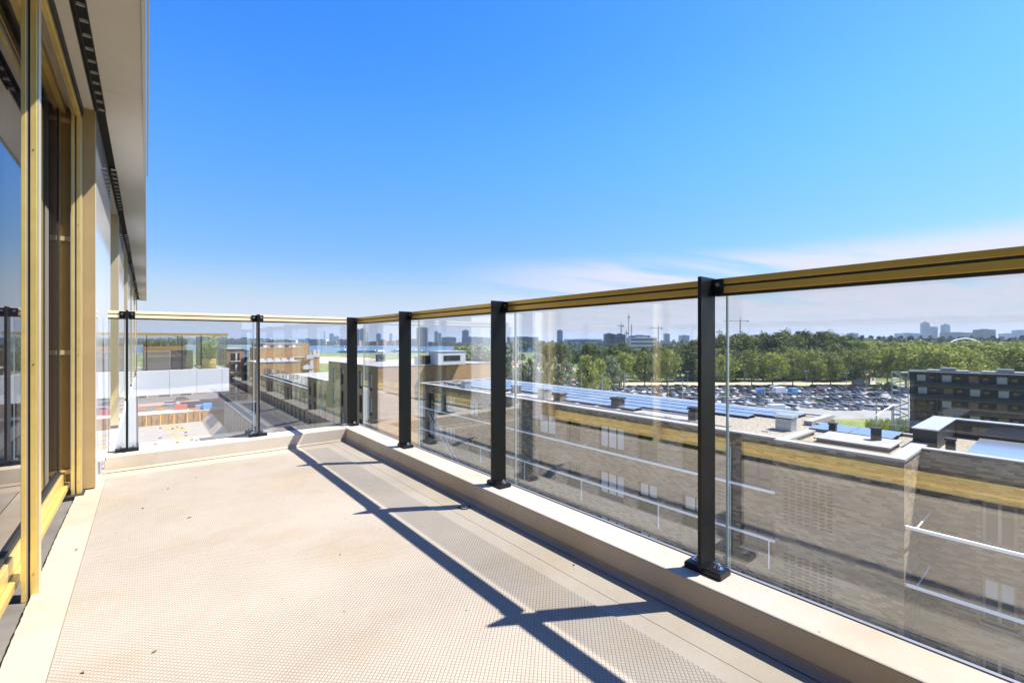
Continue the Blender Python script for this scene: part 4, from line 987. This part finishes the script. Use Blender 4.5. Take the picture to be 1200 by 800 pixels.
for d, r, k in cands:
    c = rnd.choice(bagc); kd = rnd.choices(['hatch', 'saloon', 'estate', 'suv', 'van'], [5, 3, 3, 3, 1])[0]
    if abs(600 + F_PX * r / d - 868) < 6 and abs(d - drow[1]) < 1: c = 'red'
    ang = math.atan2(Fv.y, Fv.x) + R(24) + (math.pi if (k % 2 == 0) else 0) + rnd.uniform(-.04, .04)
    o = bpy.data.objects.new('parked_car', CM[c, kd]); COL.objects.link(o)
    pos = Rv * (r + rnd.uniform(-.15, .15)) + Fv * (d + rnd.uniform(-.3, .3)); o.location = (pos.x, pos.y, -.034); o.rotation_euler = (0, 0, ang)
    bod = {'estate': 'estate car', 'suv': 'tall off-road car', 'hatch': 'hatchback', 'saloon': 'saloon car', 'van': 'small van'}[kd]
    tag(o, f'{c} {bod} parked in the crowded car park before the plane trees', 'car', f'{c} {bod}s in the car park'); ncar += 1
# cars among the trees left of the car park and on the raised street
o = bpy.data.objects.new('parked_car', CM['white', 'hatch']); COL.objects.link(o); p = WD(200, 147, 3.0); o.location = p; o.rotation_euler = (0, 0, -.15)
tag(o, 'white hatchback driving along the raised street under the terrace', 'car')
o = bpy.data.objects.new('parked_car', CM['navy blue', 'hatch']); COL.objects.link(o); p = WD(213, 158, 3.0); o.location = p; o.rotation_euler = (0, 0, .1)
tag(o, 'navy blue hatchback parked by the brick row of flats', 'car')
# delivery vehicles in the car park
def truck(px, py, L, Hh, rz, box, label):
    p = WG(px, py); t = thing('box_truck', label, 'truck', (0, 0, 0)); t.location = (p.x, p.y, -.034); t.rotation_euler = (0, 0, rz)
    def part(n, mb, mt, **k): o = obj(n, mb, mt, None, **k); o.parent = t; return o
    part('cargo_box', B(-L / 2, L / 2 - 2.0, -1.15, 1.15, .75, Hh), box, bevel=.04)
    part('cab', MB().prism([(L / 2 - 1.9, -1.05), (L / 2, -.95), (L / 2, .95), (L / 2 - 1.9, 1.05)], .55, 2.1), 'white_paint', bevel=.08)
    part('windscreen', B(L / 2 - .02, L / 2 + .02, -.85, .85, 1.25, 2.0), 'car_glass')
    for x in (-L * .3, L / 2 - 1.1):
        for s in (-1, 1): part('wheel', MB().tube((x, s * .75, .45), (x, s * 1.1, .45), .45, n=14), 'tyre')
    part('chassis', B(-L / 2 + .1, L / 2 - .3, -.6, .6, .45, .749), 'tyre')
rz = math.atan2(Rv.y, Rv.x)
MT['sky_blue'] = P('truck_blue', (.10, .33, .62), .4)
truck(915, 462, 7.5, 3.2, rz + .25, 'white_paint', 'white box truck among the parked cars')
truck(931, 463, 5.5, 3.2, rz + .3, 'sky_blue', 'light blue box truck beside the white one in the car park')
truck(888, 463, 5.5, 2.9, rz + math.pi, 'ct235', 'dark blue delivery truck among the parked cars')
truck(913, 484, 7.0, 3.0, rz + .1, 'white_paint', 'white camper van at the near edge of the car park')

# ------------------------------------------------------------------ trees
def crown_mesh(name, seed, shape, nl, nq, qs, mat):
    """leaf clumps: many small quads gathered round lobes in a crown of unit height"""
    rd = random.Random(seed); m = MB()
    for _ in range(nl):
        h = rd.random()
        if shape == 'round': rad = .40 * math.sqrt(max(0.0, 1 - (2 * h - 1.0) ** 2)) ** .8; lo = .20
        elif shape == 'column': rad = .24 * (math.sin(math.pi * min(1, h * .9 + .12)) ** .6); lo = .12
        elif shape == 'bush': rad = .52 * math.sqrt(max(0, 1 - h ** 2)); lo = .04
        else: rad = .34 * (1 - h) ** .45; lo = .08
        z = lo + (1 - lo) * (.04 + .90 * h); a = rd.uniform(0, 6.283); rr = rad * math.sqrt(rd.uniform(.25, 1.0)) * rd.uniform(.8, 1.12)
        c = Vector((rr * math.cos(a), rr * math.sin(a), z)); lr = rd.uniform(.055, .115)
        for _ in range(nq):
            v = Vector((rd.gauss(0, 1), rd.gauss(0, 1), rd.gauss(0, .8))).normalized()
            p = c + v * lr * rd.uniform(.5, 1.05)
            nrm = (v + Vector((rd.gauss(0, .6), rd.gauss(0, .6), rd.gauss(0, .6) + .2))).normalized()
            t = nrm.orthogonal().normalized(); t.rotate(Matrix.Rotation(rd.uniform(0, 6.28), 3, nrm)); b = nrm.cross(t)
            s = qs * rd.uniform(.6, 1.3)
            m.face([p - t * s, p - b * s * .7, p + t * s, p + b * s * .7])
    return m.mesh(name, [mat])
def trunk_mesh(name, seed, lo, top, r, spread):
    rd = random.Random(seed); m = MB()
    m.tube((0, 0, 0), (0, 0, lo), r, r * .8, 8).tube((0, 0, lo * .98), (.01, 0, top), r * .8, r * .25, 7)
    for k in range(7):
        z0 = lo * .8 + (top - lo) * rd.random() * .7; a = k * 0.9 + rd.random()
        m.tube((0, 0, z0), (spread * math.cos(a), spread * math.sin(a), z0 + .22), r * .45, r * .12, 5)
    return m.mesh(name, ['bark'])
KIND = {}
for kind, shape, nl, nq, qs, mt, lo in (('plane', 'round', 95, 46, .021, 'leaf_plane', .22), ('dark', 'column', 90, 44, .018, 'leaf_dark', .14), ('light', 'round', 80, 44, .022, 'leaf_light', .2), ('silver', 'bush', 70, 44, .028, 'leaf_silver', .05), ('willow', 'cone', 90, 46, .019, 'leaf_plane', .1), ('bush', 'bush', 60, 40, .034, 'leaf_dark', .05)):
    for v in range(3):
        KIND[kind, v] = (crown_mesh(f'{kind}_crown', hash((kind, v)) % 1000 if False else sum(map(ord, kind)) * 7 + v, shape, nl, nq, qs, mt), trunk_mesh(f'{kind}_trunk', v + 3, lo + .06, .8, .018, .2))
rnd = random.Random(31); tcount = [0]
def tree(px, d, ytop, kind, label, group, wf=1.0, name='tree', zb=-.05):
    p = WD(px, d, zb); h = ZAT(ytop, d) - zb
    t = thing(name, label, 'bush' if 'bush' in name else 'tree', (0, 0, 0), group)
    t.location = p; s = h; t.scale = (s * wf * rnd.uniform(.92, 1.1), s * wf * rnd.uniform(.92, 1.1), s); t.rotation_euler = (0, 0, rnd.uniform(0, 6.28))
    cm, tm = KIND[kind, tcount[0] % 3]; tcount[0] += 1
    for n, me in (('crown', cm), ('trunk', tm)):
        o = bpy.data.objects.new(n, me); COL.objects.link(o); o.parent = t
G1 = 'plane trees lining the car park'; L1 = 'broad light green plane tree in the row behind the car park'
for px, y in ((733, 413), (757, 412), (781, 410), (826, 414), (852, 414), (882, 411), (906, 413), (928, 409), (951, 411), (974, 412), (998, 410), (1020, 409), (1041, 407)):
    tree(px + rnd.uniform(-2, 2), rnd.uniform(232, 246), y, 'plane', L1, G1, .88, 'plane_tree')
L1b = 'light green tree rising behind the black gallery flats'
for px, y in ((1062, 405), (1080, 407), (1098, 404), (1117, 406), (1136, 407), (1155, 405), (1174, 408), (1192, 406), (1210, 405)):
    tree(px + rnd.uniform(-2, 2), rnd.uniform(205, 235), y, 'plane' if rnd.random() < .6 else 'light', L1b, 'trees behind the black flats', 1.15, 'plane_tree')
L2 = 'tall dark green tree of the wood behind the plane trees'
x = 805
tops = {805: 401, 830: 394, 850: 392, 880: 391, 915: 388, 960: 388, 990: 391, 1010: 398}
ks = sorted(tops)
while x < 1012:
    a = max(k for k in ks if k <= x); b = min([k for k in ks if k >= x] or [1010]); y = tops[a] if a == b else tops[a] + (tops[b] - tops[a]) * (x - a) / (b - a)
    tree(x, rnd.uniform(285, 310), y + rnd.uniform(-1.5, 2.5), 'dark', L2, 'tall trees of the wood', 1.25, 'forest_tree'); x += rnd.uniform(7, 9.5)
x = 812
while x < 1010:
    tree(x, rnd.uniform(268, 280), 408 + rnd.uniform(-5, 4), 'dark', 'lower dark green tree filling the wood edge behind the plane trees', 'wood edge trees', 1.5, 'forest_tree'); x += rnd.uniform(9, 12)
x = 1004
while x < 1215:
    tree(x, rnd.uniform(290, 320), 401 + rnd.uniform(-2, 2), 'light' if rnd.random() < .5 else 'plane', 'yellow-green tree of the belt beyond the black flats', 'yellow-green tree belt', 1.3, 'forest_tree'); x += rnd.uniform(9, 12)
L3 = 'grey-green tree beyond the tan brick building roof'
for px, y in ((541, 405), (551, 406), (562, 404), (572, 407), (581, 404), (594, 404)):
    tree(px, rnd.uniform(225, 255), y, 'plane' if px % 2 else 'silver', L3, 'trees behind the tan building', 1.1)
L4 = 'dark rounded tree standing past the solar roof by the poles'
for px, y in ((634, 400), (643, 402), (655, 401), (661, 404), (672, 409), (688, 401), (697, 404), (709, 406), (719, 403), (729, 402), (742, 405), (755, 406), (768, 405), (784, 403), (797, 402)):
    tree(px, rnd.uniform(262, 300) if px > 682 else rnd.uniform(400, 440), y, 'dark', L4, 'dark trees beyond the poles', 1.25)
L5 = 'silvery willow shrub growing beside the tracks'
for px, y, d in ((613, 420, 215), (622, 414, 235), (633, 410, 240), (627, 425, 212), (648, 415, 230), (655, 423, 208), (664, 416, 225), (637, 431, 200)):
    tree(px, d, y + 5, 'silver', L5, 'silvery shrubs by the tracks', .62, 'willow_shrub')
tree(687, 205, 415, 'willow', 'tall conical willow with golden green leaves before the car park', None, 1.0, 'willow_tree')
tree(701, 210, 420, 'willow', 'darker leafy tree crowding the right side of the conical willow', None, 1.1, 'willow_tree')
tree(716, 222, 417, 'silver', 'blue-green bushy tree between the willow and the plane trees', None, .9)
for px, y, d in ((1030, 448, 222), (1042, 447, 219), (835, 452, 236), (866, 453, 236), (905, 455, 240), (935, 454, 240), (962, 455, 240)):
    tree(px, d, y, 'bush', 'low dark bush at the back of the car park', 'bushes behind the car park', 1.4, 'dark_bush')
# hedge of grass strip in front of the black flats
def far_mass(name, pts, label, seed, mt='leaf_far', dd=60, q=2.2, n=2600):
    """a far wood read as one mass: leaf clumps filling a belt; pts = (px, d, ytop)"""
    rd = random.Random(seed); m = MB()
    for _ in range(n):
        k = rd.uniform(0, len(pts) - 1.001); i = int(k); f = k - i
        px = pts[i][0] * (1 - f) + pts[i + 1][0] * f; d = pts[i][1] * (1 - f) + pts[i + 1][1] * f; yt = pts[i][2] * (1 - f) + pts[i + 1][2] * f
        hill = .82 + .18 * math.sin(px * .9 + seed) * math.sin(px * .37 + 1)
        dq = d + rd.uniform(0, dd); zt = (ZAT(yt, d)) * hill * rd.uniform(.86, 1.04)
        z = zt * math.sqrt(rd.random()); p = WD(px, dq, z)
        s = q * d / 300 * rd.uniform(.5, 1.2)
        t = Vector((rd.gauss(0, 1), rd.gauss(0, 1), rd.gauss(0, .6))).normalized(); b = t.orthogonal().normalized(); t2 = t.cross(b)
        for w in range(1):
            m.face([p - t * s, p - b * s * .7, p + t * s, p + b * s * .7]); m.face([p - t2 * s, p - b * s * .7, p + t2 * s, p + b * s * .7])
    o = obj(name, m, mt); tag(o, label, 'wood', None, 'stuff'); return o
far_mass('far_wood', [(985, 620, 394), (1040, 640, 393), (1100, 640, 394), (1160, 650, 394), (1260, 650, 395)], 'distant dark green wood under the right skyline', 1, n=4200, dd=120)
far_mass('far_wood', [(120, 2450, 397), (170, 2450, 397), (230, 2450, 396), (300, 2500, 398), (340, 2500, 398.5)], 'distant green wood along the far river bank', 2, n=3600, dd=200, q=1.3)
far_mass('far_wood', [(480, 2000, 401), (560, 1900, 401)], 'distant shrubs on the river bank below the towers', 3, n=700, dd=80, q=1.0)
far_mass('far_wood', [(590, 900, 399), (700, 900, 400), (820, 900, 398), (1000, 1000, 397), (1250, 1000, 396.5)], 'distant low treeline behind the wood on the skyline', 4, n=4500, dd=500, q=1.6)
# grass strip
q = [WD(1000, 105), WD(1180, 105), WD(1180, 137), WD(985, 137)]
gm2 = MB(); gm2.face([(p.x, p.y, -.02) for p in q]); MT['grass'] = P('grass', (.17, .21, .04), .95, 0, .35, .4)
tag(obj('grass_verge', gm2, 'grass'), kind='structure')
q = [WD(440, 330), WD(720, 246), WD(640, 215), WD(560, 200)]
rd = random.Random(8); m = MB()
for _ in range(1500):
    f = rd.random(); d = rd.uniform(108, 134); p = WD(1015 + f * 75, d); h = rd.uniform(.5, 1.5); a = rd.uniform(0, 3.14); w = rd.uniform(.2, .5)
    m.face([(p.x - w * math.cos(a), p.y - w * math.sin(a), -.02), (p.x + w * math.cos(a), p.y + w * math.sin(a), -.02), (p.x + rd.uniform(-.3, .3), p.y + rd.uniform(-.3, .3), h)])
tag(obj('tall_grass', m, 'leaf_light'), 'tall green grass on the verge in front of the black flats', 'grass', None, 'stuff')

# ------------------------------------------------------------------ poles and lamps
def pole(px, ytop, label, group, z=11.0, arm=False):
    d = (CZ - z) * F_PX / (ytop - 399.0); p = WD(px, d)
    t = thing('pole', label, 'pole', p, group)
    obj('shaft', MB().tube((p.x, p.y, -.05), (p.x, p.y, z), .17, .12, 8), 'galv', t)
    obj('pole_cap', MB().tube((p.x, p.y, z), (p.x, p.y, z + .25), .2, .14, 8), 'alu', t)
    if arm: obj('arm', MB().tube((p.x, p.y, z - 1), (p.x + Rv.x * 2.2, p.y + Rv.y * 2.2, z - .8), .06, n=6), 'galv', t)
for i, (px, y) in enumerate(((612, 424), (618, 430), (637.5, 424), (643, 425), (651.5, 430), (631, 433), (667, 426), (681.5, 437), (706, 438), (731.7, 438), (763.6, 443), (775, 447), (783, 442), (800, 447), (851, 449), (896, 455))):
    pole(px, y, 'slim galvanised overhead-line pole beyond the solar roof', 'overhead-line poles beyond the roof', arm=(i % 3 == 0))
def street_lamp(px, d, z, label):
    p = WD(px, d); t = thing('street_lamp', label, 'lamp', p, 'car park lamps')
    obj('shaft', MB().tube((p.x, p.y, -.05), (p.x, p.y, z), .12, .07, 8), 'galv', t)
    for s in (-1, 1):
        obj('lamp_head', MB().tube((p.x, p.y, z - .05), (p.x + s * Rv.x * 1.1, p.y + s * Rv.y * 1.1, z + .1), .05, .12, 6), 'alu', t)
for px, d, z in ((872, 236, 10), (921, 168, 8.5), (945, 225, 9), (992, 210, 9), (1015, 220, 9), (806, 220, 9)): street_lamp(px, d, z, 'twin-headed lamp post standing among the parked cars')
for px, y in ((1027, 470), (1047, 464)): pole(px, y, 'thick galvanised gantry pole beside the stair tower', 'gantry poles by the stair tower', 10.5)
p0, p1 = WD(1027, (CZ - 8.6) * F_PX / 88, 8.6), WD(1047, 98, 10.2)
pg = thing('gantry_beam', 'inclined white gantry beam between the poles near the stair tower', 'beam', p0)
obj('beam', MB().tube(p0, p1, .14, n=8), 'white_paint', pg); obj('beam_sleeve', MB().tube(p0.lerp(p1, .4), p0.lerp(p1, .6), .19, n=8), 'galv', pg)
p0, p1 = WD(902, 168, 7.0), WD(921, 168, 8.4)
pg = thing('barrier_boom', 'raised white barrier boom among the parked cars', 'barrier', p0)
obj('beam', MB().tube(p0, p1, .12, n=8), 'white_paint', pg); obj('barrier_post', MB().tube((p0.x, p0.y, -.03), (p0.x, p0.y, 7.1), .12, n=8), 'galv', pg)
# tram stop canopy and low sheds between the trees
def shed(px, d, w, dp, h, mt, label, name='shed'):
    p = WD(px, d); t = thing(name, label, name, p)
    obj('wall', B(p.x - w / 2, p.x + w / 2, p.y - dp / 2, p.y + dp / 2, -.05, h), mt, t)
    m = MB(); zz = h + .01
    m.v = [(p.x - w / 2 - .3, p.y - dp / 2 - .3, zz), (p.x + w / 2 + .3, p.y - dp / 2 - .3, zz), (p.x + w / 2 + .3, p.y + dp / 2 + .3, zz), (p.x - w / 2 - .3, p.y + dp / 2 + .3, zz), (p.x - w / 2 - .3, p.y, zz + h * .3), (p.x + w / 2 + .3, p.y, zz + h * .3)]
    m.f = [(0, 1, 5, 4), (2, 3, 4, 5), (0, 4, 3), (1, 2, 5), (3, 2, 1, 0)]; m.m = [0] * 5
    obj('roof', m, 'redpath' if mt == 'tower_pale' else 'roof_dark', t)
    for k in range(3): obj('window', B(p.x - w / 2 + w * (.12 + .3 * k), p.x - w / 2 + w * (.3 + .3 * k), p.y - dp / 2 - .04, p.y - dp / 2 - .001, h * .35, h * .75), 'win', t)
shed(608, 300, 14, 9, 6, 'tower_pale', 'white gabled house with reddish roof left of the silvery shrubs', 'house')
shed(598, 360, 18, 10, 7, 'tower_pale', 'pale gabled house half hidden behind the grey-green trees', 'house')
shed(651, 268, 12, 8, 6.5, 'tower_pale', 'white gabled house between the dark rounded trees', 'house')
shed(616, 262, 28, 3, 3.2, 'tower_grey', 'long low tram shelter behind the silvery shrubs', 'shelter')
shed(670, 246, 20, 3, 2.6, 'tower_pale', 'low pale shelter left of the conical willow', 'shelter')
# sheds behind the trees on the right of the car park
shed(1012, 252, 24, 5, 4.2, 'tower_pale', 'low white shed glimpsed between the plane trunks', 'shed')
# far pale parked vehicles row / ground strip
q = [WD(690, 246), WD(1060, 246), WD(1060, 258), WD(690, 258)]
sheet('footway', [(p.x, p.y) for p in q], -.03, 'sand')

# ------------------------------------------------------------------ far skyline
def tower(px0, px1, ytop, d, mt, label, name='tower_block', ybase=None, depth=None, crown=0):
    a, b = WD(px0, d), WD(px1, d); w = (b - a).length; rz = math.atan2((b - a).y, (b - a).x); h = ZAT(ytop, d)
    t = thing(name, label, 'tower' if 'tower' in name else 'building', (0, 0, 0)); t.location = (a.x, a.y, 0); t.rotation_euler = (0, 0, rz)
    dp = depth or w * .8
    def part(n, mb, m_): o = obj(n, mb, m_, None); o.parent = t; return o
    part('block', B(0, w, 0, dp, -.05, h), mt)
    part('roof_plant', B(w * .3, w * .7, dp * .3, dp * .7, h, h * 1.03 + .5 + crown), mt)
    n = max(2, int(h / 7)); m = MB()
    for k in range(n):
        z = h * (k + .5) / n; m.box(w * .04, w * .96, -.6, -.02, z - h / n * .22, z + h / n * .14)
    o = part('window_band', m, 'tower_dark' if mt in ('tower_pale', 'red_brick_far') else 'tower_grey'); o['kind'] = 'stuff'
    return t
tower(418, 421.2, 386, 2300, 'tower_dark', 'slim dark tower half behind the corner post'); tower(422, 427, 385.2, 2350, 'tower_dark', 'dark slab tower just right of the corner post')
tower(488, 500, 384, 1900, 'tower_grey', 'broad grey office tower across the river'); tower(509, 513, 388.5, 3000, 'tower_blue', 'pale blue stepped tower, taller half'); tower(513.2, 517, 390.5, 3050, 'tower_blue', 'pale blue stepped tower, lower half')
tower(541.5, 549, 387.3, 2000, 'tower_grey', 'grey tower rising from a long slab right of the pale blue towers', crown=1); tower(541, 566, 395, 1990, 'tower_grey', 'long grey slab at the foot of the grey tower', 'slab_building', depth=25); tower(566, 575, 395.5, 1980, 'tower_pale', 'pale slab at the end of the long grey slab', 'slab_building', depth=25)
tower(517.5, 534, 395.2, 2400, 'tower_grey', 'low blue-grey slab right of the pale blue towers', 'slab_building', depth=30)
tower(386, 391, 391, 2900, 'tower_blue', 'small pale blue tower left of the corner post'); tower(391.2, 397, 394, 2900, 'tower_blue', 'lower pale blue block attached right of the small tower', 'slab_building')
tower(441, 446, 391, 2800, 'tower_blue', 'small blue tower right of the dark slab tower'); tower(456, 459.5, 391, 2900, 'tower_blue', 'thin blue tower above the far waterfront')
tower(653, 659.5, 387.2, 1500, 'tower_blue', 'blue-grey high-rise beyond the dark rounded trees'); tower(594, 631, 395, 1500, 'tower_dark', 'long dark slab left of the blue-grey high-rise', 'slab_building', depth=30)
tower(709, 720, 391.2, 900, 'tower_dark', 'dark grey cube block left of the green crane', 'office_building', depth=16); tower(721, 733, 391.8, 880, 'tower_dark', 'second dark cube block beside the green crane', 'office_building', depth=16)
tower(738, 770, 395.5, 850, 'tower_pale', 'pale long office building with window grid right of the green crane', 'office_building', depth=25); tower(740, 762, 393.2, 1100, 'tower_blue', 'blue glass upper block behind the pale office building', 'office_building', depth=25)
tower(663, 706, 397.5, 1200, 'tower_pale', 'low pale industrial hall on the skyline left of the cubes', 'industrial_hall', depth=40)
tower(779, 785, 391.3, 1800, 'tower_blue', 'small blue block on the skyline above the trees'); tower(798, 808, 393, 1900, 'tower_blue', 'low blue block on the skyline beside the black post', 'slab_building')
tower(1083, 1089.5, 378.5, 2600, 'tower_blue', 'tallest blue tower on the right skyline with rounded top', crown=4); tower(1089.7, 1099, 383.2, 2600, 'tower_blue', 'lower half attached to the tallest blue tower')
tower(1107, 1113.5, 380.7, 2550, 'tower_blue', 'slim blue tower right of the tallest pair', crown=3); tower(1111, 1140, 389.7, 2000, 'tower_grey', 'long low grey block under the slim blue tower', 'slab_building', depth=40)
tower(1152, 1167, 386.2, 1700, 'tower_dark', 'dark office cube on the right skyline'); tower(1180, 1192, 391, 2600, 'tower_blue', 'low blue block on the right skyline', 'slab_building'); tower(1195, 1206, 387, 2600, 'tower_blue', 'blue tower cut by the picture edge')
tower(1060, 1078, 390.5, 2700, 'tower_blue', 'pale blue slab left of the tallest blue tower', 'slab_building'); tower(975, 983, 391, 2400, 'tower_blue', 'pale blue block above the wood on the skyline', 'slab_building'); tower(997, 1006, 390.5, 2300, 'tower_blue', 'second pale blue block above the wood', 'slab_building')
# waterfront across the river
rnd = random.Random(77)
x = 362
i = 0
while x < 480:
    w = rnd.uniform(6, 12); mt = rnd.choice(['red_brick_far', 'tower_pale', 'tower_grey', 'red_brick_far'])
    tower(x, x + w, rnd.uniform(397, 400.5), rnd.uniform(2050, 2150), mt, {'red_brick_far': 'reddish warehouse on the far river bank', 'tower_pale': 'white warehouse on the far river bank', 'tower_grey': 'grey warehouse on the far river bank'}[mt], 'warehouse_building', depth=30); x += w + rnd.uniform(.3, 1.5)
    COL.objects[-1]; i += 1
for o in COL.objects:
    if o.name.startswith('warehouse_building'): o['group'] = o['label'].split()[0] + ' warehouses on the far bank'
x = 480
while x < 560:
    w = rnd.uniform(5, 10); tower(x, x + w, rnd.uniform(400, 402.5), 1950, rnd.choice(['red_brick_far', 'tower_grey']), 'low dark house on the far bank below the office tower', 'waterfront_house', depth=15); x += w + rnd.uniform(.5, 3)
for o in COL.objects:
    if o.name.startswith('waterfront_house'): o['group'] = 'low houses on the far bank'
x = 276
while x < 362:
    w = rnd.uniform(4, 9); tower(x, x + w, rnd.uniform(395.5, 398.5), rnd.uniform(2700, 2900), rnd.choice(['tower_grey', 'tower_dark', 'tower_pale']), 'distant harbour building on the skyline behind the brick terraces', 'harbour_building', depth=30); x += w + rnd.uniform(.3, 1.5)
for o in COL.objects:
    if o.name.startswith('harbour_building'): o['group'] = 'distant harbour buildings'
# boats moored on the near bank
for px, d, L, w, lab in ((408, 905, 40, 8, 'long white moored barge on the river left of the corner post'), (432, 930, 55, 9, 'long pale moored ship right of the corner post'), (470, 960, 40, 8, 'grey moored ship below the far warehouses'), (490, 900, 30, 7, 'dark moored barge near the rooftop plant'), (399, 1700, 60, 10, 'white ferry by the far bank')):
    p = WD(px, d); t = thing('moored_ship', lab, 'ship', (0, 0, 0)); t.location = (p.x, p.y, -.02); t.rotation_euler = (0, 0, rz)
    hull = MB(); prof = [(-L / 2, -w / 2), (L * .38, -w / 2), (L / 2, 0), (L * .38, w / 2), (-L / 2, w / 2)]
    o = obj('hull', MB().prism(prof, 0, 2.4), 'tower_dark' if 'dark' in lab or 'grey' in lab else 'tower_grey'); o.parent = t
    o = obj('cabin', MB().box(-L * .42, L * .25, -w * .35, w * .35, 2.4, 5).box(-L * .4, -L * .15, -w * .3, w * .3, 5, 7.2), 'white_paint'); o.parent = t
# cranes
def crane(px, ytop, d, jib0, jib1, mt, label, ybase=400):
    p = WD(px, d); h = ZAT(ytop, d); t = thing('tower_crane', label, 'crane', (0, 0, 0)); t.location = (p.x, p.y, 0); t.rotation_euler = (0, 0, rz)
    s = d / F_PX
    def part(n, mb, m_): o = obj(n, mb, m_); o.parent = t
    w = .8 * s; hj = h - 4.2 * s if jib1 - jib0 > 0 else h
    m = MB()
    for a in (-1, 1):
        for b in (-1, 1): m.tube((a * w * .5, b * w * .5, -.05), (a * w * .5, b * w * .5, h - (3.5 * s if jib1 > jib0 else 0)), w * .16, n=5)
    k = 0; zz = 0
    while zz < h - 4 * s:
        m.tube((-w * .5, -w * .5, zz), (w * .5, -w * .5, zz + w * 1.4), w * .09, n=4).tube((w * .5, -w * .5, zz + w * 1.4), (-w * .5, -w * .5, zz + w * 2.8), w * .09, n=4); zz += w * 2.8
    part('mast', m, mt)
    if jib1 > jib0:
        jb = MB()
        jb.tube((jib0 * s, 0, hj), (jib1 * s, 0, hj), w * .25, n=5).tube((jib0 * s * .95, 0, hj + .3 * s), (jib1 * s * .9, 0, hj + .3 * s), w * .13, n=4)
        part('jib', jb, mt)
        part('tower_peak', MB().tube((0, 0, hj - s), (0, 0, h), w * .5, w * .15, 6).tube((0, 0, h), (jib0 * s * .8, 0, hj + .3 * s), w * .07, n=4).tube((0, 0, h), (jib1 * s * .8, 0, hj + .3 * s), w * .07, n=4), mt)
        c0 = jib1 if abs(jib1) < abs(jib0) else jib0
        part('counterweight', B(c0 * s - .9 * s, c0 * s + .5 * s, -.4 * s, .4 * s, hj - 1.2 * s, hj + .3 * s), 'tower_dark'); part('cab', B(-.5 * s, .5 * s, -.5 * s, .1 * s, hj - 1.4 * s, hj - .3 * s), 'tower_pale')
crane(728, 377.5, 900, -5, 2.4, 'crane', 'grey tower crane left of the tall green mast'); crane(736.5, 367.5, 880, -1.6, 1.2, 'crane_green', 'tallest green crane mast on the skyline'); crane(740, 380, 950, 0, 0, 'crane', 'plain lattice mast right of the green crane')
crane(734, 386, 1000, -3, 1.5, 'crane', 'small low crane at the foot of the green mast'); crane(771.5, 380.5, 800, -9, 4, 'crane', 'tower crane with short jib above the pale office building'); crane(867.5, 372, 620, -20.5, 9, 'crane', 'large tower crane with long jib above the wood'); crane(843, 384.5, 800, -2.5, 3.5, 'crane', 'small tower crane beside the black railing post')
crane(575, 386.5, 1600, -1.6, .8, 'tower_pale', 'pale tower crane beyond the long grey slab'); crane(380, 388, 2600, 0, 0, 'crane', 'thin chimney-like mast on the far left skyline'); crane(430.5, 389, 2500, 0, 0, 'crane', 'thin mast right of the dark slab tower')
# arched bridge
br = thing('arch_bridge', 'white tied-arch bridge among the trees on the right', 'bridge', WD(1130, 560))
for off in (0, 14):
    m = MB(); prev = None
    for k in range(19):
        t = k / 18; px = 1098 + 66 * t; p = WD(px, 560 + off, 9 + 17.5 * 4 * t * (1 - t))
        if prev is not None: m.tube(prev, p, .75, n=6)
        prev = p
    obj('arch', m, 'white_paint', br)
    for k in range(2, 17, 2):
        t = k / 18; px = 1098 + 66 * t; obj('hanger', MB().tube(WD(px, 560 + off, 9), WD(px, 560 + off, 9 + 17.5 * 4 * t * (1 - t)), .14, n=5), 'white_paint', br)
m = MB(); a, b = WD(1070, 560), WD(1260, 560); a2, b2 = WD(1070, 574), WD(1260, 574); m.prism([(a.x, a.y), (b.x, b.y), (b2.x, b2.y), (a2.x, a2.y)], 8, 9.6); obj('deck', m, 'tower_pale', br)
for px in (1085, 1100, 1162, 1200, 1240):
    p = WD(px, 567); obj('bridge_pier', B(p.x - 1.5, p.x + 1.5, p.y - 3, p.y + 3, -.05, 7.999), 'concrete', br)

# ------------------------------------------------------------------ haze
hm = bpy.data.materials.new('haze_air'); hm.use_nodes = True; hn = hm.node_tree.nodes; hl = hm.node_tree.links
for x in list(hn): hn.remove(x)
ho = hn.new('ShaderNodeOutputMaterial'); pv_ = hn.new('ShaderNodeVolumePrincipled')
pv_.inputs['Color'].default_value = (0.66, 0.82, 1.0, 1); pv_.inputs['Density'].default_value = 0.00010; pv_.inputs['Anisotropy'].default_value = 0.2
hl.new(pv_.outputs[0], ho.inputs['Volume'])
tag(obj('haze', B(-9200, 9200, -9200, 9200, -1.2 - 1, 140), hm), kind='stuff')
print('cars', ncar, 'objects', len(COL.objects))
